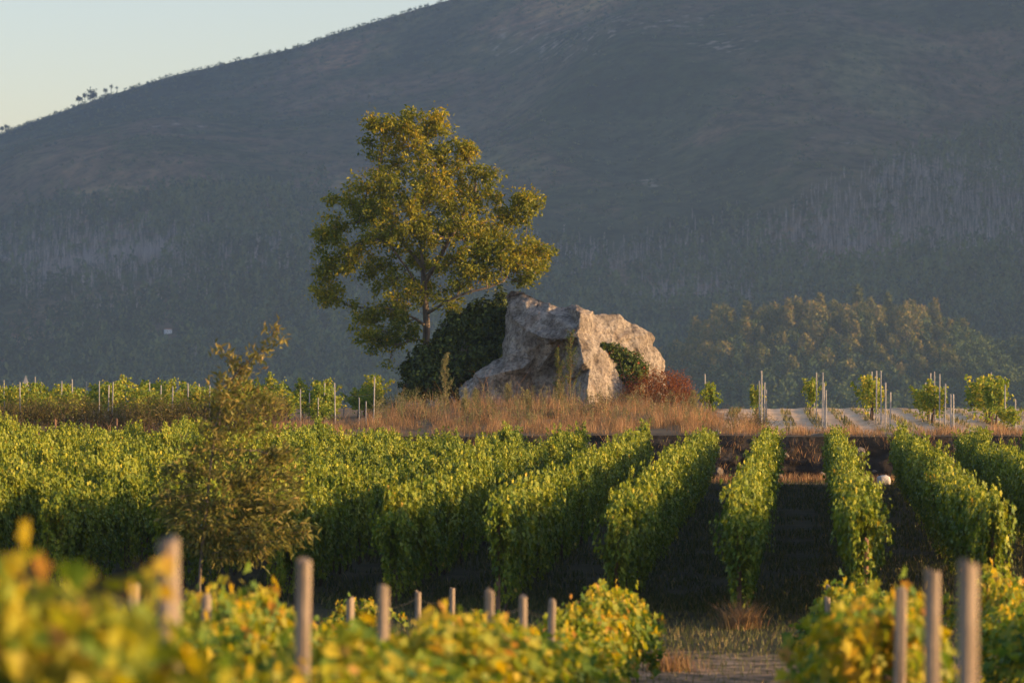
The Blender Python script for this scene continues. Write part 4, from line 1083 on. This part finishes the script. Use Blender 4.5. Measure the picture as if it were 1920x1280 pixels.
# sunlit trees of the knoll: individuals
GT = []
for i in range(7):
    h = [9, 13, 8, 11, 12, 7, 10][i]
    lv = clump_tree(700 + i, h, [7, 5.5, 7.5, 6.5, 5.5, 7, 8.5][i], 820, 1.15, [.25, .55, .1, .3, .5, .1, .2][i], .12)
    mc = mesh_np('knoll_crown', lv[0], lv[1], [M['gold']], tint=lv[2])
    V, F, t = tube(np.array([[0, 0, -1], [0, 0, h * .35], [.1, 0, h * .8]]), [.28, .2, .06], 5)
    GT.append((mc, mesh_np('knoll_trunk', V, F, [M['bark']])))
rk = np.random.default_rng(77)
cand = []
for i in range(6000):
    Y = rk.uniform(1400, 1560); X = rk.uniform(40, 200); z = float(hill_z(np.array(X), np.array(Y)))
    a, b = project(np.array([X, Y, z]))
    topline = np.interp(a, [1235, 1290, 1340, 1400, 1480, 1560, 1650, 1760, 1810], [655, 650, 640, 625, 618, 612, 612, 625, 660])
    if 1235 < a < 1810 and topline < b < 735: cand.append((X, Y, z))
sel = []
for c in cand:
    if all((c[0] - s[0]) ** 2 + ((c[1] - s[1]) * .6) ** 2 > 5.6 ** 2 for s in sel): sel.append(c)
    if len(sel) >= 230: break
for i, c in enumerate(sel):
    mc, mt = GT[int(rk.integers(0, 7))]; s = rk.uniform(.75, 1.2)
    ax_, ay_ = project(np.array(c)); side_ = 'left end' if ax_ < 1400 else ('middle' if ax_ < 1620 else 'right end')
    lev_ = 'crest' if ay_ < 640 else ('upper slope' if ay_ < 680 else 'shaded foot')
    root = empty('woodland_tree', c, 'olive-gold tree of the far wood right of the boulder, %s, on its %s' % (side_, lev_), 'tree', 'trees at the %s of the far wood, %s' % (side_, lev_))
    root.rotation_euler = (0, 0, rk.uniform(0, 6.28)); root.scale = (s, s, s * rk.uniform(.85, 1.2))
    put('crown', mc, root); put('trunk', mt, root)
print('knoll trees', len(sel))

# far woodland as a mass: living and burnt trees on the slope
def scatter(templates, pts, scl, rng, jit, off=None):
    parts = []
    for i, (V, F, t) in enumerate(templates):
        idx = np.where(np.arange(len(pts)) % len(templates) == i)[0]
        if len(idx) == 0: continue
        a = rng.uniform(0, 6.28, len(idx)); c, s = np.cos(a)[:, None], np.sin(a)[:, None]
        x = V[None, :, 0] * c - V[None, :, 1] * s; y = V[None, :, 0] * s + V[None, :, 1] * c; z = np.broadcast_to(V[None, :, 2], x.shape)
        sc_ = scl[idx][:, None, None]
        VV_ = np.stack([x, y, z], -1) * sc_ + pts[idx][:, None]
        o = np.arange(len(idx)) * len(V)
        FF = [(f[None] + o[:, None, None]).reshape(-1, f.shape[1]) for f in F]
        tt_ = np.clip(t[None] + rng.normal(0, jit, len(idx))[:, None] + (0 if off is None else off[idx][:, None]), 0, 1)
        parts.append((VV_.reshape(-1, 3), FF, tt_.ravel()))
    return joinparts(parts)

def dead_tree(seed, h=12):
    r = np.random.default_rng(seed)
    V = []; F = []; 
    def sliver(a, b, w):
        d = norm(b - a); s = norm(np.cross(d, r.normal(0, 1, 3))) * w / 2
        k = len(V); V.extend([a - s, a + s, b]); F.append([k, k + 1, k + 2])
    top = np.array([r.normal(0, .7), r.normal(0, .7), h])
    for q in range(3): sliver(np.array([0, 0, -1.0]), top, .28)
    for q in range(26):
        t = r.uniform(.2, .95); p = np.array([0, 0, -1.0]) * (1 - t) + top * t; a = r.uniform(0, 6.28); l = h * .26 * (1.15 - t) + .5
        sliver(p, p + np.array([math.cos(a) * l * .6, math.sin(a) * l * .6, l * r.uniform(.4, 1.1)]), .22)
    return np.array(V), [np.array(F)], np.full(len(V), .5)

rf = np.random.default_rng(88)
n = 125000
Y = 1855 + 1800 * rf.random(n) ** 1.35; X = rf.uniform(-.16, .16, n) * Y
Z = mountain_z(X, Y); a, b = project(np.stack([X, Y, Z], 1))
nz1 = fbm(X * .012, Y * .006, 3); nz2 = fbm(X * .006 + 50, Y * .004, 3)
bound = np.interp(a, [-100, 0, 200, 400, 600, 800, 1020, 1150, 1300, 1450, 1540, 1650, 1750, 1920, 2000], [400, 395, 375, 345, 330, 400, 455, 452, 415, 385, 345, 315, 270, 225, 210])
depth = b - bound + 22 * nz1
p_any = np.clip(depth / 40, 0, 1) * np.clip(.6 + 1.1 * nz2 + .5 * nz1, .05, 1)
clear = np.exp(-((b - np.interp(a, [300, 600, 700], [440, 395, 380])) / 9) ** 2) * ((a > 380) & (a < 720))
p_any = p_any * (1 - .93 * clear)
p_any = p_any * (1 - .75 * np.exp(-((a - 420) / 150) ** 2 - ((b - 625) / 14) ** 2))
deadm = np.exp(-((a - 150) / 330) ** 2 - ((b - 500) / 75) ** 2) + np.exp(-((a - 1650) / 330) ** 2 - ((b - 420) / 130) ** 2) + .8 * np.exp(-((a - 1300) / 150) ** 2 - ((b - 565) / 28) ** 2) + .6 * np.exp(-((a - 1150) / 120) ** 2 - ((b - 490) / 40) ** 2) + .4 * np.exp(-((a - 640) / 140) ** 2 - ((b - 490) / 40) ** 2)
p_dead = np.clip(deadm * 1.5 + .7 * nz1 - .2, .02, .96) * np.where(b > 650, .1, 1)
has = rf.random(n) < p_any * (.5 + .5 * np.clip(deadm - .25, 0, 1))
xh_ = (315 - 960) * Y / FPX
has = has & ~((np.abs(a - 315) < 26) & (b > 612) & (b < 668))
isd = has & (rf.random(n) < p_dead)
isg = has & ~isd
PT = np.stack([X, Y, Z], 1)
print('dead', isd.sum(), 'green', isg.sum())
dt = [dead_tree(800 + i, 11 + i % 3) for i in range(8)]
V, F, t = scatter(dt, PT[isd], rf.uniform(.4, .9, isd.sum()), rf, .22)
put('burnt_woodland', mesh_np('burnt_woodland', V, F, [M['deadtree']], tint=t), kind='stuff', label='grey bare burnt trees covering the mountain slope', cat='woodland')
gt = [clump_tree(830 + i, [9, 11, 8, 12, 7, 10][i], [5, 4.5, 5.5, 4.5, 5.5, 6][i], 34, 2.6, [.5, .7, .2, .7, .2, .4][i], .05) for i in range(6)]
V, F, t = scatter(gt, PT[isg] - np.array([0, 0, .5]), rf.uniform(.6, 1.35, isg.sum()), rf, .25, .75 * nz2[isg])
put('slope_woodland', mesh_np('slope_woodland', V, F, [M['pine']], tint=t), kind='stuff', label='dark green woodland on the lower mountain slope', cat='woodland')
# dark wood below the knoll and in the valley behind the terrace
n = 9000
Y = rf.uniform(1190, 1700, n); X = rf.uniform(-.14, .16, n) * Y
Z = np.maximum(hill_z(X, Y), -35.0); a, b = project(np.stack([X, Y, Z], 1))
k = (a > 1180) & ((b > 690) | (a > 1790) | (rf.random(n) < .15)) & (b > 625)
k = k | ((a < 1180) & (b > 770) & (Y > 1400) & (rf.random(n) < .5))
PTk = np.stack([X, Y, Z], 1)[k]
gt2 = [clump_tree(860 + i, [9, 11, 8, 10][i], [6, 5.5, 6.5, 6][i], 110, 1.6, [.4, .6, .2, .3][i], .05) for i in range(4)]
V, F, t = scatter(gt2, PTk, rf.uniform(.7, 1.15, len(PTk)), rf, .18)
put('valley_woodland', mesh_np('valley_woodland', V, F, [M['pine']], tint=t), kind='stuff', label='dark green wood in the valley behind the sandy terrace', cat='woodland')
print('valley', len(PTk))

# low scrub over the open heath and along the ridge
n = 15000
Y = rf.uniform(2350, 3815, n); X = rf.uniform(-.15, .15, n) * Y
rid = rf.random(n) < .06; Y = np.where(rid, rf.uniform(3755, 3805, n), Y); X = np.where(rid, rf.uniform(-.15, .0, n) * Y, X)
Z = mountain_z(X, Y); k = (fbm(X * .011, Y * .009, 3) + .25 * rf.normal(0, 1, n) > -.05) | rid
PTs = np.stack([X, Y, Z - .3], 1)[k]
sb_ = [clump_tree(880 + i, 2.2, 4.2, 12, 1.6, .1, .0) for i in range(5)]
V, F, t = scatter(sb_, PTs, rf.uniform(.35, 1.25, len(PTs)), rf, .3)
put('heath_scrub', mesh_np('heath_scrub', V, F, [M['pine']], tint=t), kind='stuff', label='low dark scrub dotted over the open mountainside', cat='scrub')

# umbrella pines on the skyline
def sky_pine(px_, hpx, wpx, label, seed, low=False):
    Y = 3795.0; X = (px_ - 960) * Y / FPX; s = Y / FPX; z = float(mountain_z(np.array(X), np.array(Y))) - .5
    h = hpx * s; w = wpx * s; r = np.random.default_rng(seed)
    root = empty('pine_tree', (X, Y, z), label, 'tree', 'trees on the mountain skyline')
    V, F, t = joinparts([tube(np.array([[0, 0, -1], [r.normal(0, .2), 0, h * .5], [r.normal(0, .4), 0, h * .85]]), [.35, .28, .14], 5)] + [tube(np.array([[0, 0, h * .55], [sg * w * .3, 0, h * .8]]), [.16, .07], 4) for sg in (-1, 1)])
    put('trunk', mesh_np('pine_trunk', V, F, [M['bark']]), root)
    m = 150; q = norm(r.normal(0, 1, (m, 3))) * r.random((m, 1)) ** .4
    c0 = .5 if low else .78
    P = np.array([0, 0, h * c0]) + q * np.array([w / 2, w / 2, h * (.48 if low else .22)]) * (1 + .35 * np.sin(q[:, :1] * 6 + seed))
    V, F, t = leaves(P, q + r.normal(0, .4, (m, 3)), r.normal(0, 1, (m, 3)), w * .32 * r.uniform(.6, 1.3, m), T_OVAL, np.clip(r.normal(.3, .2, m), 0, 1), r)
    put('crown', mesh_np('pine_crown', V, F, [M['pine']], tint=t), root)
sky_pine(148, 16, 13, 'lowest rounded skyline tree of the group upper left', 901)
sky_pine(159, 21, 9, 'slim skyline pine between the lowest tree and the dense one', 902)
sky_pine(173, 23, 17, 'densest and broadest skyline tree of the group upper left', 903, True)
sky_pine(198, 15, 8, 'first of three thin skyline pines right of the dense tree', 904)
sky_pine(209, 20, 6, 'tallest of three thin skyline pines, in their middle', 905)
sky_pine(219, 13, 5, 'smallest and rightmost of the three thin skyline pines', 906)
sky_pine(4, 13, 10, 'skyline tree cut by the left edge', 907)
sky_pine(12, 14, 9, 'skyline tree just inside the left edge', 908)

# white farmhouse low on the slope, church spire tip behind the left vines
def box(x0, x1, y0, y1, z0, z1):
    V = np.array([(x, y, z) for x in (x0, x1) for y in (y0, y1) for z in (z0, z1)], float)
    return V, [np.array([[0, 1, 3, 2], [4, 6, 7, 5], [0, 4, 5, 1], [2, 3, 7, 6], [0, 2, 6, 4], [1, 5, 7, 3]])], np.zeros(8)
for py_ in np.arange(1900, 2300, 5.0):
    Xh = (315 - 960) * py_ / FPX
    if project(np.array([Xh, py_, float(mountain_z(np.array(Xh), np.array(py_)))]))[1] < 628: break
hb = np.array([Xh, py_, float(mountain_z(np.array(Xh), np.array(py_)))])
house = empty('farmhouse', hb, 'tiny white farmhouse low on the wooded slope at left', 'house', rotz=.5)
house.scale = (.62, .62, .55)
V, F, t = box(-3, 3, -2, 2, -2, 4); put('wall', mesh_np('wall', V, F, [M['plaster']]), house)
V = np.array([(-3.3, -2.3, 4), (3.3, -2.3, 4), (3.3, 2.3, 4), (-3.3, 2.3, 4), (-3.3, 0, 5.1), (3.3, 0, 5.1)], float)
put('roof', mesh_np('roof', V, [np.array([[0, 1, 5, 4], [2, 3, 4, 5], [3, 2, 1, 0]]), np.array([[0, 4, 3], [1, 2, 5]])], [M['tile']]), house)
for xx in (-1.6, 1.6):
    V, F, t = box(xx - .3, xx + .3, -2.05, -1.9, 1.6, 2.5); put('window', mesh_np('window', V, F, [M['darkglass']]), house)
DC = 900.0
cb = W(48, 703, DC); tipz = cb[2]
spire = empty('church_spire', (cb[0], DC, -35), 'tiny pale church spire tip above the far left vines', 'spire')
V, F, t = box(-.55, .55, -.55, .55, -1, tipz + 35 - 2.2); put('tower', mesh_np('tower', V, F, [M['steel']]), spire)
V = np.array([(-.65, -.65, 0), (.65, -.65, 0), (.65, .65, 0), (-.65, .65, 0), (0, 0, 2.2)], float) + np.array([0, 0, tipz + 35 - 2.2])
put('spire_roof', mesh_np('spire_roof', V, [np.array([[0, 1, 4], [1, 2, 4], [2, 3, 4], [3, 0, 4]]), np.array([[3, 2, 1, 0]])], [M['steel']]), spire)
print('objects', len(bpy.data.objects))
